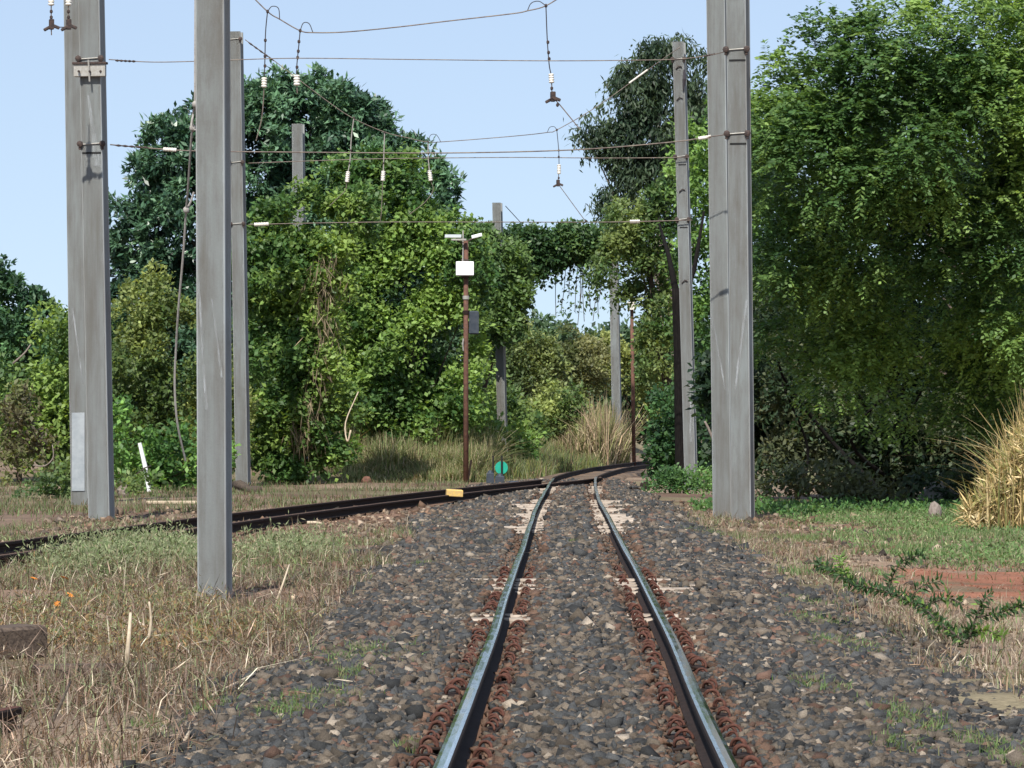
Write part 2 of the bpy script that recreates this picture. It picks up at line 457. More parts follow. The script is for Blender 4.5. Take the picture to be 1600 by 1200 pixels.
EXPOSED = []        # (y0, y1): stretches where the sleeper ends lie bare
def ballast():
    parts = []
    for (y0, y1, dens, rm, rs, shp) in ((9, 26, 1500, .0185, .009, block()), (26, 45, 1000, .0198, .009, block()), (45, 75, 420, .027, .010, block()), (75, 107, 190, .036, .012, octa())):
        n = int((y1 - y0) * 4.9 * dens)
        y = rng.uniform(y0, y1, n); l, r = edge(y, -1) - .25, edge(y, 1) + .25
        x = l + (r - l) * rng.random(n)
        # thin out towards the ragged edges
        k = np.minimum(x - l, r - x); keep = rng.random(n) < np.clip(k / .45, .1, 1)
        u = x - tcx(y); h = hg(y)
        du = np.minimum(np.abs(u - h), np.abs(u + h))
        keep &= du > .075
        keep &= ~((du < .19) & (rng.random(n) < .72))
        ou = np.abs(u)
        for a, b, p in EXPOSED:
            keep &= ~((y > a) & (y < b) & (ou > .58) & (ou < 1.02 + .10 * np.sin(y * 3.1)) & (rng.random(n) < p * np.clip((noise2(y * 1.1, np.sign(u) * 9., 1.0, 55.) - .33) * 9, .1, 1)))
        x, y, du = x[keep], y[keep], du[keep]; n = len(x)
        rad = np.clip(rng.lognormal(math.log(rm), .30, n), .012, .065)
        rad = np.where(du < .19, np.minimum(rad, .022), rad)
        P = np.stack([x, y, zb(x, y) + rad * rng.uniform(.1, .75, n)], 1)
        c1 = np.array([.052, .053, .0525]); c2 = np.array([.125, .102, .078]); c3 = np.array([.30, .25, .195]); c4 = np.array([.14, .085, .062])
        q = rng.random((n, 1)); zone = noise2(x, y, .9, 80.)[:, None]
        gg = rng.uniform(.55, 1.7, (n, 1))
        t = c1 * gg
        t = np.where(q > .70 - zone * .32, c2 * rng.uniform(.5, 1.5, (n, 1)), t)
        t = np.where(q > .965, c3 * rng.uniform(.6, 1.35, (n, 1)), t)
        t = np.where(q < .06, c4 * rng.uniform(.6, 1.4, (n, 1)), t)
        t = np.where((du < .24)[:, None] & (rng.random((n, 1)) < .45), np.array([.13, .08, .055]) * rng.uniform(.5, 1.4, (n, 1)), t)
        parts.append(stones(P, rad, t, shp))
    off = 0; Vs, Fs, Ts = [], [], []
    for V, Fc, T in parts:
        Vs.append(V); Fs.append(Fc + off); Ts.append(T); off += len(V)
    o = link_mesh('ballast', np_mesh('ballast', np.concatenate(Vs), np.concatenate(Fs), np.concatenate(Ts)), M['stone'])
    tag(o, 'grey and brown crushed stone ballast between and beside the rails', None, None, 'stuff')
EXPOSED += [(53.5, 79, .985), (34.4, 37.6, .95), (29.2, 31.0, .9), (86, 100, .5)]
ballast()

# ------------------------------------------------------------------ rails
PROF = [(-.027, 0), (-.012, .003), (.012, .003), (.027, 0), (.033, -.009), (.031, -.034), (.008, -.043), (.008, -.105), (.052, -.118), (.052, -.128), (-.052, -.128), (-.052, -.118), (-.008, -.105), (-.008, -.043), (-.031, -.034), (-.033, -.009)]
def rail(xs, ys, label, group, zoff=0.0, top='rail_top', scale=1.0):
    n = len(PROF); v = []; f = []; mi = []
    for i in range(len(xs)):
        a, b = max(i - 1, 0), min(i + 1, len(xs) - 1)
        t = Vector((xs[b] - xs[a], ys[b] - ys[a], 0)).normalized(); s = Vector((t.y, -t.x, 0))
        for px, pz in PROF: v.append((xs[i] + s.x * px * scale, ys[i] + s.y * px * scale, pz + zoff))
    for i in range(len(xs) - 1):
        for k in range(n):
            j = (k + 1) % n
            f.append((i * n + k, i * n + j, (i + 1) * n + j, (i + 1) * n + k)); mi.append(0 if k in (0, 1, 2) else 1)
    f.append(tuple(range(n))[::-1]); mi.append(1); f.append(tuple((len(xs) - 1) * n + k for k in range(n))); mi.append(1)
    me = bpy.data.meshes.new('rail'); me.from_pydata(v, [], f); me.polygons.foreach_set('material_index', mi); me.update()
    o = link_mesh('rail', me, [M[top], M['rust_and_shade']])
    return tag(o, label, 'rail', group)
ys = np.arange(9, 103, .5)
wl = (noise2(ys, ys * 0, .16, 90.) - .5) * .018; wr = (noise2(ys, ys * 0, .16, 91.) - .5) * .018
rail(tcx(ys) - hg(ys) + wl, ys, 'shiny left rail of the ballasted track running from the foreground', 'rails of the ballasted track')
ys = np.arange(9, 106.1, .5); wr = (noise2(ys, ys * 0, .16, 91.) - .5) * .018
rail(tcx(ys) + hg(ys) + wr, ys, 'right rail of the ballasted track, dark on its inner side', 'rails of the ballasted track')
ys = np.arange(102.6, 178, .5)
rail(tcx(ys) - hg(ys), ys, 'outer dark rail curving away to the right beyond the junction', 'rails beyond the junction', .004, 'rust_and_shade')
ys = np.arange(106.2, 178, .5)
rail(tcx(ys) + hg(ys), ys, 'inner dark rail curving away to the right beyond the junction', 'rails beyond the junction', .004, 'rust_and_shade')
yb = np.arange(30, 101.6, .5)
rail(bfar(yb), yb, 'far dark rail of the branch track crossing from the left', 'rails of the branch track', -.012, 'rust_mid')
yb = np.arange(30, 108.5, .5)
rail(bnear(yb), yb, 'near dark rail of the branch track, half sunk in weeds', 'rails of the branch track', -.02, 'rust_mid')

def copy_tree(o):
    c = o.copy(); COL.objects.link(c)
    for ch in list(o.children):
        d = ch.copy(); COL.objects.link(d); d.parent = c
    return c

# sleepers where they lie bare
SL = MB(); SL.box((0, 0, -.06), (2.06, .25, .12), 0, 0, .012)
first = None
for y in list(np.arange(54.2, 79, .58)) + [34.7, 35.3, 35.9, 36.5, 37.1, 29.6, 30.3] + list(np.arange(87, 96, 1.1)):
    if first is None:
        first = o = SL.build('railway_sleeper', M['sleeper'])
    else:
        o = first.copy(); COL.objects.link(o)
    o.location = (tcx(y) + random.uniform(-.05, .05), y, -.098 + random.uniform(-.014, .006))
    o.rotation_euler = (0, 0, random.uniform(-.02, .02) - .013)
    tag(o, 'pale dusty sleeper whose bare ends show beside the ballasted track rails', 'sleeper', 'sleepers under the ballasted track')

# spring clips beside both rails
def make_clip():
    r = empty('rail_clip', (0, 0, 0))
    for k, (dy, rr) in enumerate(((-.03, .031), (.03, .028))):
        m = MB()
        a = np.linspace(-.25, math.pi + .25, 11)
        m.tube([(math.cos(t) * rr, dy + (t - 1.57) * .012, math.sin(t) * rr * 1.05 - .004) for t in a], .0075, 6)
        m.build('coil', M['rust'], r, True)
    m = MB(); m.box((0, 0, -.016), (.085, .13, .012), 0, 0, .003); m.build('base_plate', M['rust_and_shade'], r)
    return r
clip0 = make_clip(); used = False
ROWS = [(-1, -1, 'outer', 'left'), (-1, 1, 'inner', 'left'), (1, -1, 'inner', 'right'), (1, 1, 'outer', 'right')]
for side, s2, nm, rl in ROWS:
    k = 0
    for y in np.arange(14.2, 40, .50):
        k += 1
        if random.random() < (.12 if y < 33 else .3): continue
        c = copy_tree(clip0) if used else clip0; used = True
        x = tcx(y) + side * hg(y) + s2 * .118 + random.uniform(-.008, .008)
        c.location = (x, y + random.uniform(-.07, .07), -.096 + random.uniform(-.022, .010))
        c.rotation_euler = (random.uniform(-.2, .2), random.uniform(-.22, .22), random.uniform(-.4, .4))
        sc = random.uniform(.78, 1.15); c.scale = (sc, random.uniform(.7, 1.3), sc)
        tag(c, f'rusty coiled spring clip along the {nm} side of the {rl} rail of the ballasted track', 'rail clip', f'spring clips along the {nm} side of the {rl} rail')

# ------------------------------------------------------------------ poles
def pole(xb, yb_, xt, yt, d, wid, dep, yaw, label, group='grey concrete catenary poles', marks=(), streaks=(), base_drop=.35, deco=None):
    b = at(xb, yb_, d); t = at(xt, yt, d)
    r = empty('catenary_pole', b, label, 'pole', group)
    hw, hd = wid / 2, dep / 2; fl = .055; g = .075; ch = .012
    prof = [(-hw + ch, -hd), (hw - ch, -hd), (hw, -hd + ch), (hw, -hd + fl), (g / 2 + .02, -hd + fl + .03), (g / 2, -hd + fl + .05), (g / 2, hd - fl - .05), (g / 2 + .02, hd - fl - .03), (hw, hd - fl), (hw, hd - ch), (hw - ch, hd)]
    prof = prof + [(-x, y) for x, y in prof[::-1]]
    cl, sl_ = math.cos(yaw), math.sin(yaw)
    b0 = b.copy(); ax = (t - b) / (t[2] - b[2]); b0 = b - ax * base_drop
    m = MB(); n = len(prof); v = []; nseg = 8
    for i in range(nseg + 1):
        c = b0 + (t - b0) * i / nseg
        for x, y in prof: v.append((c[0] + x * cl - y * sl_, c[1] + x * sl_ + y * cl, c[2]))
    f = [tuple(range(n))[::-1], tuple(nseg * n + k for k in range(n))]
    for i in range(nseg):
        for k in range(n):
            j = (k + 1) % n; f.append((i * n + k, i * n + j, (i + 1) * n + j, (i + 1) * n + k))
    m.add(v, f); m.build('shaft', M['concrete'], r)
    def onface(u, y, out=.0):
        """point on the front face at photo row y, u across (-1..1)"""
        z = CZ + (HY - y) / F * d; c = b + ax * (z - b[2]); x = u * hw; yy = -hd - out
        return (c[0] + x * cl - yy * sl_, c[1] + x * sl_ + yy * cl, z)
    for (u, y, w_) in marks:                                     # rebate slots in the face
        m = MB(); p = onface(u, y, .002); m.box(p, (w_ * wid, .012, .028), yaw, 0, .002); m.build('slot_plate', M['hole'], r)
    for (u0, y0, u1, y1, w0, w1) in streaks:                     # lime streaks, as shaped stains on the face
        m = MB()
        q = [onface(u0 - w0, y0, .0025), onface(u0 + w0, y0, .0025), onface(u1 + w1, y1, .0025), onface(u1 - w1, y1, .0025)]
        m.add(q, [(0, 1, 2, 3)]); m.build('lime_stain', M['stain'], r)
    return r, onface, yaw

def clamp(r, onface, yaw, y, wid, name='wire_clamp', side=1):
    """a band round the pole with bolts, holding a span wire"""
    m = MB(); p = onface(0, y, .014); m.tube([onface(-1.1, y + 1, .014), onface(1.1, y - 1, .014)], .010, 6)
    b = m.build(name, M['galv'], r)
    for u in (-1.08, 1.08):
        m = MB(); q = onface(u, y, .01)
        m.lathe((q[0], q[1] - .05, q[2]), [(.018, 0), (.05, .01), (.05, .05), (.02, .06)], 8, 0, (0, 1, 0))
        m.box((q[0], q[1], q[2] - .03), (.035, .05, .12), yaw, 0, .006)
        m.build('bolt', M['iron'], r)

pl = {}
pl['front'] = pole(336, 938, 332, -110, 35.4, .243, .31, R(-6.5), 'largest grey pole standing alone between the tracks in dry weeds, nearest of all', streaks=[(.1, 468, .75, 590, .04, .08), (-.85, 430, -.3, 640, .06, .1)])
pl['pair_l'] = pole(159, 812, 141, -100, 66, .335, .36, R(-9), 'grey pole behind the branch track with a plate clamp and two span wires', marks=[(.0, 240, .9)], streaks=[(-.2, 150, .55, 260, .1, .3)])
pl['pair_l2'] = pole(128, 776, 115, -100, 80, .34, .36, R(-9), 'pale grey pole half hidden behind the clamped pole at far left', streaks=[(-.5, 480, .6, 600, .1, .05)])
pl['pair_r2'] = pole(1131.5, 807, 1120, -100, 67.2, .295, .44, R(-12), 'left pole of the twin poles right of the ballasted track', streaks=[(-.8, 495, .55, 610, .05, .10)])
pl['pair_r'] = pole(1161.5, 815, 1152, -100, 65, .30, .44, R(-12), 'right pole of the twin poles beside the ballasted track, with two dark slots', marks=[(.1, 96, .85), (.1, 226, .85)], streaks=[(.8, 470, -.5, 610, .10, .12)])
pl['back_r'] = pole(1080.5, 770, 1061, 66, 100, .265, .36, R(-11.5), 'slim grey pole with exposed top behind the twin poles on the right', marks=[(.2, 258, .7), (.15, 356, .7)], streaks=[(.6, 600, .3, 690, .1, .2)])
pl['back_l'] = pole(380, 752, 368, 50, 102, .30, .36, R(-9), 'grey pole with visible top just behind the largest pole')
pl['vine'] = pole(472, 752, 466, 194, 113.5, .285, .34, R(-9), 'grey pole stump rising out of the tall vine-covered bush on the left')
pl['arch_l'] = pole(786, 715, 777, 317, 125, .25, .34, R(-10), 'far grey pole poking above the hanging vine arch, middle of the view')
pl['arch_r'] = pole(965, 700, 958, 365, 154, .31, .34, R(-10), 'far grey pole under the right end of the vine arch, rising from dry reeds')

for key, rows in (('pair_l', (93, 226)), ('pair_r', (79, 210)), ('back_l', (62, 254, 350)), ('back_r', (93, 245, 343))):
    r, of, yw = pl[key]
    for y in rows: clamp(r, of, yw, y, .3)
# small rods and nicks on the slim pole
r, of, yw = pl['back_r']
for y in (106, 155, 298, 440):
    m = MB(); m.tube([of(-.5, y + 3, .02), of(.1, y - 2, .03), of(.6, y, .02)], .012, 5); m.build('step_rod', M['iron'], r)
m = MB(); m.tube([of(1.0, 110, .02), of(1.05, 125, .05), of(.8, 142, .04)], [.02, .05, .02], 6); m.build('cable_tail', M['wire_dark'], r)
# plate clamp of the left pole
r, of, yw = pl['pair_l']
p = of(.1, 112, .06); m = MB(); m.box(p, (.50, .09, .20), yw, 0, .01); m.build('clamp_plate', M['galv'], r)
m = MB(); m.box((p[0], p[1], p[2] + .11), (.54, .14, .035), yw, 0, .004); m.build('clamp_ledge', M['iron'], r)
for u in (-.17, 0, .17):
    m = MB(); m.lathe((p[0] + u, p[1] - .045, p[2] - .02), [(.02, 0), (.02, .03), (.012, .05)], 8, 0, (0, -1, 0)); m.build('bolt', M['iron'], r)
m = MB(); m.tube([(p[0] - .02, p[1] - .07, p[2] + .16), (p[0], p[1] - .07, p[2] - .18)], .014, 6); m.build('hanger_rod', M['galv'], r)
# light metal sleeve at the foot of the half hidden pole
r, of, yw = pl['pair_l2']
m = MB(); q = of(-.05, 706, .012); m.box((q[0], q[1], q[2]), (.25, .012, 1.48), yw, 0, .003); m.build('repair_patch', M['sleeve'], r)

# ------------------------------------------------------------------ wires, insulators
def curve(pts, n=6):
    """Catmull-Rom through the given points"""
    P = [np.array(p, float) for p in pts]
    if len(P) < 3: return [P[0] + (P[-1] - P[0]) * t for t in np.linspace(0, 1, 4)]
    Q = [2 * P[0] - P[1]] + P + [2 * P[-1] - P[-2]]; out = []
    for i in range(1, len(Q) - 2):
        for t in np.linspace(0, 1, n, endpoint=False):
            a, b, c, d = Q[i - 1], Q[i], Q[i + 1], Q[i + 2]
            out.append(.5 * ((2 * b) + (c - a) * t + (2 * a - 5 * b + 4 * c - d) * t * t + (3 * b - a - 3 * c + d) * t ** 3))
    return out + [P[-1]]
def pxs(pts): return [at(*p) for p in pts]

def insulator_mesh(a, b, r, parent, name='insulator'):
    a, b = np.array(a), np.array(b); L = np.linalg.norm(b - a); ax = (b - a) / L
    n = max(3, int(L / (r * .75))); prof = [(r * .35, 0)]
    for i in range(n):
        z0 = L * i / n; z1 = L * (i + 1) / n
        prof += [(r * .74, z0 + .05 * (z1 - z0)), (r, z0 + .35 * (z1 - z0)), (r * .97, z0 + .6 * (z1 - z0)), (r * .72, z0 + .9 * (z1 - z0))]
    prof.append((r * .35, L))
    m = MB(); m.lathe(a, prof, 10, 0, ax); m.build(name, M['porcelain'], parent, True)

def span(name, pts, rad, label, cat, group=None, ins=(), links=(), matl='wire', n=6):
    P = pxs(pts)
    r = empty(name, P[0], label, cat, group)
    m = MB(); m.tube(curve(P, n), rad, 5); m.build('wire', M[matl], r, True)
    for a, b, rr in ins: insulator_mesh(at(*a), at(*b), rr, r)
    for a, b, rr in links:
        m = MB(); A, B = at(*a), at(*b)
        k = 5; cc = [A + (B - A) * t for t in np.linspace(0, 1, 2 * k + 1)]
        m.tube(cc, [rr * (1.0 if i % 2 else .45) for i in range(2 * k + 1)], 6); m.build('turnbuckle', M['iron'], r)
    return r
G1 = 'cross span wires between the poles'
span('span_wire', [(170, 93, 66), (240, 97, 66), (330, 95, 66), (460, 91, 66), (650, 93, 66), (850, 95, 65.5), (1000, 94, 65), (1065, 92, 65), (1110, 86, 65), (1136, 80, 64.8)], .0075,
     'topmost thin cross wire between the clamped pole and the twin poles', 'wire', G1, links=[((180, 94.5, 66), (212, 96, 66), .022), ((1100, 88, 65), (1118, 84, 65), .018)])
span('span_wire', [(172, 226, 66), (240, 232, 66), (310, 236, 66), (480, 238, 66), (700, 239, 66), (900, 234, 65.5), (1050, 222, 65), (1100, 215, 65), (1136, 210, 64.8)], .010,
     'cross wire with two white insulators below the topmost wire', 'wire', G1, ins=[((255, 233, 66), (276, 234.5, 66), .034), ((1091, 216.5, 65), (1111, 213.5, 65), .032)], links=[((180, 227, 66), (232, 231, 66), .022)])
span('span_wire', [(388, 255, 102), (470, 252, 102), (600, 248, 102), (800, 246, 101), (950, 247, 100), (1078, 246, 99.7)], .010,
     'bare cross wire just under the insulated one, between the slim poles', 'wire', G1)
span('span_wire', [(388, 351, 102), (470, 349, 102), (600, 347, 102), (800, 347, 101), (950, 347, 100), (1082, 344, 99.7)], .011,
     'lowest cross wire with white insulators, above the white signal box', 'wire', G1, ins=[((397, 351, 102), (420, 350, 102), .05), ((984, 346.5, 100), (1000, 346, 100), .05)], links=[((1005, 346, 100), (1040, 345.5, 100), .022)])
span('headspan_wire', [(380, -20, 67), (418, 18, 67), (437, 30, 67), (469, 48, 66.5), (490, 51, 66.5), (540, 50, 66.5), (620, 42.5, 66), (700, 33, 66), (800, 21.5, 66), (824, 17, 66), (853, 9, 66), (890, -14, 66)], .010,
     'highest sagging wire leaving the top of the picture', 'wire', 'sagging head span wires')
span('headspan_wire', [(383, 62, 102), (430, 96, 102), (490, 142, 102), (545, 181, 102), (600, 206, 102), (640, 216, 102), (668, 222, 102), (700, 221, 101), (800, 213, 101), (855, 207, 100), (872, 202, 100), (935, 165, 100), (1018, 105, 100), (1062, 74, 99.6)], .010,
     'lower sagging wire hung between the tops of the two slim poles', 'wire', 'sagging head span wires', ins=[((983, 130, 100), (1012, 109, 100), .026)], links=[((388, 66, 102), (428, 95, 102), .026)])
span('guy_wire', [(1385, -12, 72), (1413, 22, 72.6), (1440, 52, 73)], .018, 'dark cable end running into the top of the big right tree', 'wire', matl='wire_dark')
span('guy_wire', [(790, 322, 127), (812, 346, 130), (835, 372, 133)], .012, 'short slack wire hanging from the far pole above the vine arch', 'wire', matl='wire_dark')

def dropper(pts, ins, label, fit=None, arm=None, beads=(), loop=None, rad=.009, group='hanging droppers with white insulators'):
    P = pxs(pts)
    r = empty('dropper', P[0], label, 'dropper', group)
    m = MB(); fz = pts[0][2] > 100.5; m.tube(curve(P, 5), rad * (1.5 if fz else 1), 5); m.build('hanger', M['rope' if fz else 'wire_dark'], r)
    for b in beads:
        q = at(*b); m = MB(); m.lathe((q[0], q[1], q[2] - .03), [(.008, 0), (.024, .015), (.024, .045), (.008, .06)], 7); m.build('fitting', M['iron'], r)
    insulator_mesh(at(*ins[0]), at(*ins[1]), ins[2], r)
    if fit:
        q = at(*fit); m = MB()
        m.box(q, (.07, .07, .16), .3, 0, .01); m.box((q[0] + .05, q[1], q[2] - .03), (.15, .05, .05), 0, 0, .01, 0, .4); m.box((q[0] - .06, q[1], q[2] - .06), (.13, .05, .045), 0, 0, .01, 0, -.5)
        m.build('clamp', M['iron'], r)
    if arm:
        m = MB(); m.tube(curve(pxs(arm), 4), rad, 5); m.build('arm', M['wire'], r)
    if loop:
        m = MB(); m.tube(curve(pxs(loop), 6), rad * .8, 5); m.build('jumper_loop', M['wire_dark'], r)
    return r
dropper([(418, 18, 67), (415, 50, 67), (414, 90, 67), (413, 122, 67)], ((413, 121, 67), (412.5, 137, 67), .048), 'left dropper of the close pair, under the highest wire',
        arm=[(412.5, 137, 67), (411, 165, 67), (408, 190, 67), (400, 220, 67)], beads=[(418, 18, 67), (414.5, 63, 67), (414, 88, 67), (414, 103, 67)], loop=[(418, 18, 67), (425, 10, 67), (435, 13, 67), (437, 30, 67)])
dropper([(469, 48, 66.5), (467, 70, 66.5), (464, 100, 66.5), (463.5, 118, 66.5)], ((463.5, 117, 66.5), (464, 134, 66.5), .055), 'right dropper of the close pair, its insulator before the dark treetop',
        arm=[(464, 134, 66.5), (464.5, 146, 66.5)], beads=[(469, 48, 66.5), (467, 65, 66.5), (466, 80, 66.5), (465, 90, 66.5), (464, 105, 66.5)], loop=[(469, 48, 66.5), (474, 36, 66.5), (483, 37, 66.5), (489, 51, 66.5)])
dropper([(853, 9, 66), (855, 60, 66), (858, 100, 66), (861, 116, 66)], ((861, 115, 66), (862, 130, 66), .045), 'long dropper hanging in open sky with a diagonal arm',
        fit=(864, 151, 66), arm=[(862, 130, 66), (864, 150, 66), (880, 170, 66), (906, 202, 66)], beads=[(853, 9, 66), (856, 66, 66), (857, 82, 66), (858, 92, 66), (862, 138, 66), (871, 164, 66)], loop=[(824, 17, 66), (830, 5, 66), (842, 2, 66), (853, 9, 66)])
dropper([(553, 184, 102), (549, 215, 102), (547, 250, 102), (544, 268, 102)], ((544, 268, 102), (542, 285, 102), .055), 'slanting dropper against the dark left tree',
        arm=[(542, 285, 102), (539, 298, 102), (525, 312, 102), (515, 322, 102)], beads=[(553, 184, 102), (548, 235, 102), (546, 255, 102)])
dropper([(601, 207, 102), (600, 235, 102), (599, 268, 102)], ((599, 267, 102), (598, 283, 102), .055), 'dropper reaching down to the lowest cross wire before green vines',
        arm=[(598, 283, 102), (597, 305, 102), (596, 330, 102), (594, 346, 102)], beads=[(601, 207, 102), (599, 255, 102)])
dropper([(669, 222, 102), (669, 245, 102), (671, 267, 102)], ((671, 266, 102), (673, 283, 102), .055), 'dropper at the right edge of the left trees',
        arm=[(673, 283, 102), (677, 297, 102), (665, 315, 102), (640, 335, 102)], beads=[(669, 222, 102), (669.5, 240, 102)], loop=[(669, 222, 102), (673, 211, 102), (682, 211, 102), (689, 222, 102)])
dropper([(870, 203, 100), (873, 235, 100), (873.5, 257, 100)], ((873.5, 257, 100), (873.5, 272, 100), .05), 'small dropper in open sky above the vine arch',
        fit=(872, 286, 100), arm=[(873, 272, 100), (873, 287, 100), (885, 305, 100), (915, 346, 100)], beads=[(870, 203, 100), (873, 235, 100), (873, 245, 100), (873, 278, 100), (915, 346, 100)], loop=[(855, 207, 100), (859, 199, 100), (866, 198, 100), (870, 203, 100)])
for x0, lab in ((80, 'outer dropper ending in open sky at the upper left corner'), (107, 'dropper ending before the half hidden pole at the upper left corner')):
    dropper([(x0, -40, 64), (x0, -8, 64)], ((x0, -8, 64), (x0, 9, 64), .05), lab, fit=(x0 + .5, 38, 64), arm=[(x0, 9, 64), (x0, 22, 64), (x0, 40, 64), (x0 + .5, 55 if x0 == 80 else 43, 64)], beads=[(x0, 18, 64), (x0, 27, 64)])
span('tie_wire', [(83, 41, 64), (95, 42.5, 64), (106, 42, 64)], .008, 'short tie wire joining two droppers at upper left', 'wire', matl='wire_dark')

# rope by the largest pole
P = pxs([(305.5, -30, 41), (305, 80, 41), (304.5, 160, 41), (302, 178, 41.1), (298, 230, 41.3), (294, 290, 41.6), (291, 328, 41.8), (286, 400, 42), (279, 480, 42.2), (275, 545, 42.4), (273, 600, 42.5), (277, 660, 42.6), (290, 720, 42.8)])
rp = empty('slack_rope', P[-1], 'slack grey rope dangling left of the largest pole', 'rope')
m = MB(); m.tube(curve(P, 6), .011, 5); m.build('strand', M['rope'], rp)
m = MB(); m.tube(curve(pxs([(306, 165, 41), (313, 172, 41), (314, 190, 41), (306, 203, 41), (299, 196, 41), (302, 178, 41.1)]), 5), .009, 5); m.build('loop', M['rope'], rp)
m = MB(); m.tube(curve(pxs([(291, 328, 41.8), (298, 315, 41.8), (303, 300, 41.8)]), 4), .010, 5); m.build('strand', M['rope'], rp)
for a in ((305, 163, 41), (301, 200, 41.2), (291, 328, 41.8)):
    q = at(*a); m = MB(); m.lathe((q[0], q[1], q[2] - .035), [(.01, 0), (.03, .015), (.032, .05), (.01, .07)], 8); m.build('knot', M['rope'], rp, True)

# ------------------------------------------------------------------ line-side things
def ground_at(x, d): return gz1((x - 800) / F * d, d)

d = 112; X = (728 - 800) / F * d; b = np.array((X, d, ground_at(728, d))); t = at(728, 376, d)
r = empty('signal_mast', b, 'rusty brown mast carrying a white box and small panels', 'signal mast')
m = MB(); m.tube([b - np.array((0, 0, .3)), b + (t - b) * .5, t], [.072, .066, .062], 12); m.build('post', M['rust_pole'], r, True)
c = at(726.5, 420, d); m = MB(); m.box((c[0], c[1] - .16, c[2]), (.47, .2, .37), 0, 0, .012); m.build('white_box', M['white_paint'], r)
m = MB(); m.box((c[0], c[1] - .16, c[2] - .194), (.44, .18, .012), 0, 0, .003); m.box((c[0], c[1] - .05, c[2]), (.2, .05, .5), 0, 0, .004); m.build('box_bracket', M['iron'], r)
for y in (465, 488):
    q = at(728, y, d); m = MB(); m.lathe((q[0], q[1], q[2] - .05), [(.068, 0), (.088, .005), (.088, .095), (.068, .1)], 12); m.build('band', M['rust_and_shade'] if y > 470 else M['galv'], r)
q = at(740.5, 504, d); m = MB(); m.box((q[0], q[1] + .12, q[2]), (.26, .2, .62), 0, 0, .03); m.build('relay_box', M['black_paint'], r)
q = at(708, 369, d); m = MB(); m.box((q[0], q[1], q[2]), (.44, .36, .03), 0, 0, .005, .22, 0); m.build('solar_panel', M['panel'], r)
q = at(717, 375, d); m = MB(); m.box((q[0], q[1] - .2, q[2]), (.40, .12, .035), 0, 0, .005, .2, 0); m.build('panel_frame', M['galv'], r)
q = at(745, 368.5, d); m = MB(); m.box((q[0], q[1], q[2]), (.28, .22, .05), 0, 0, .008, .25, -.25); m.build('small_panel', M['white_paint'], r)
m = MB(); m.tube([at(728, 378, d), at(736, 374, d), at(744, 371, d)], .025, 6); m.tube([at(728, 380, d), at(714, 377, d)], .025, 6); m.build('cross_arm', M['iron'], r)
m = MB(); m.tube([at(723.5, 384, d), at(723.5, 360, d)], .022, 6); m.build('antenna', M['galv'], r)
m = MB(); m.tube([at(723, 410, d - .08), at(723.5, 385, d - .08)], .018, 6); m.tube([at(724, 548, d - .1), at(723, 538, d - .12), at(724, 529, d - .1)], .02, 6); m.build('conduit', M['galv'], r)
m = MB(); m.tube([b + np.array((.05, -.02, 0)), b + np.array((.14, .1, .6))], .03, 6); m.build('stay', M['rust_and_shade'], r)

d2 = 150; b = np.array(((991 - 800) / F * d2, d2, gz1((991 - 800) / F * d2, d2))); t = at(987, 474, d2)
r = empty('signal_mast', b, 'thin brown mast with a cream box, behind dry reeds', 'signal mast')
m = MB(); m.tube([b - np.array((0, 0, .3)), t], [.072, .062], 10); m.build('post', M['rust_pole'], r, True)
c = at(986, 478, d2); m = MB(); m.box((c[0], c[1] - .16, c[2]), (.27, .2, .30), 0, 0, .012); m.build('white_box', M['porcelain'], r)
for x in (981, 992):
    q = at(x, 459, d2); m = MB(); m.box(q, (.18, .2, .05), 0, 0, .006, .2, 0); m.build('small_panel', M['white_paint'], r)
m = MB(); m.tube([at(978, 462, d2), at(995, 462, d2)], .025, 6); m.tube([t, at(987, 461, d2)], .03, 6); m.build('cross_arm', M['iron'], r)

# switch stand with green target
d = 110; gx = (778 - 800) / F * d; g0 = gz1(gx, d)
r = empty('switch_stand', (gx, d, g0), 'switch stand with a round green target and two dark posts', 'switch stand')
c = at(783.5, 731, d); m = MB(); m.lathe((c[0], c[1] + .03, c[2]), [(.0, 0), (.165, .001), (.17, .008), (.165, .016), (0, .017)], 24, 0, (0, -1, 0)); m.build('target_disc', M['teal'], r)
for x, y0 in ((770.5, 712), (784, 712)):
    q = at(x, y0, d); m = MB(); m.tube([(q[0], q[1] - .03, g0 - .05), (q[0], q[1] - .03, q[2])], .028, 6); m.build('post', M['hole'], r)
for x, w_, h_ in ((766, .2, .28), (781, .24, .2)):
    q = at(x, 745, d); m = MB(); m.box((q[0], d - .1, g0 + h_ / 2), (w_, .3, h_), 0, 0, .02); m.lathe((q[0], d - .1, g0 + h_ - .01), [(w_ * .4, 0), (w_ * .3, .05), (.02, .08)], 10); m.build('gear_box', M['black_paint'], r)
d = 104; gx = (806 - 800) / F * d; g0 = gz1(gx, d)
r = empty('switch_motor', (gx, d, g0), 'low dark switch machine lying between the green target and the rails', 'switch machine')
m = MB(); m.box((gx, d, g0 + .08), (.36, .6, .16), .1, 0, .05); m.build('housing', M['black_paint'], r)
m = MB(); m.tube([(gx + .16, d, g0 + .07), (gx + .75, d - .5, g0 + .09)], .02, 6); m.build('throw_rod', M['rust_and_shade'], r)

d = 78.6; gx = (710 - 800) / F * d
m = MB(); m.box((gx, d, .015), (.30, .2, .13), .12, 0, .012, .05, .06); o = m.build('marker_block', M['yellow']); tag(o, 'weathered yellow block against the near rail of the branch track', 'marker')

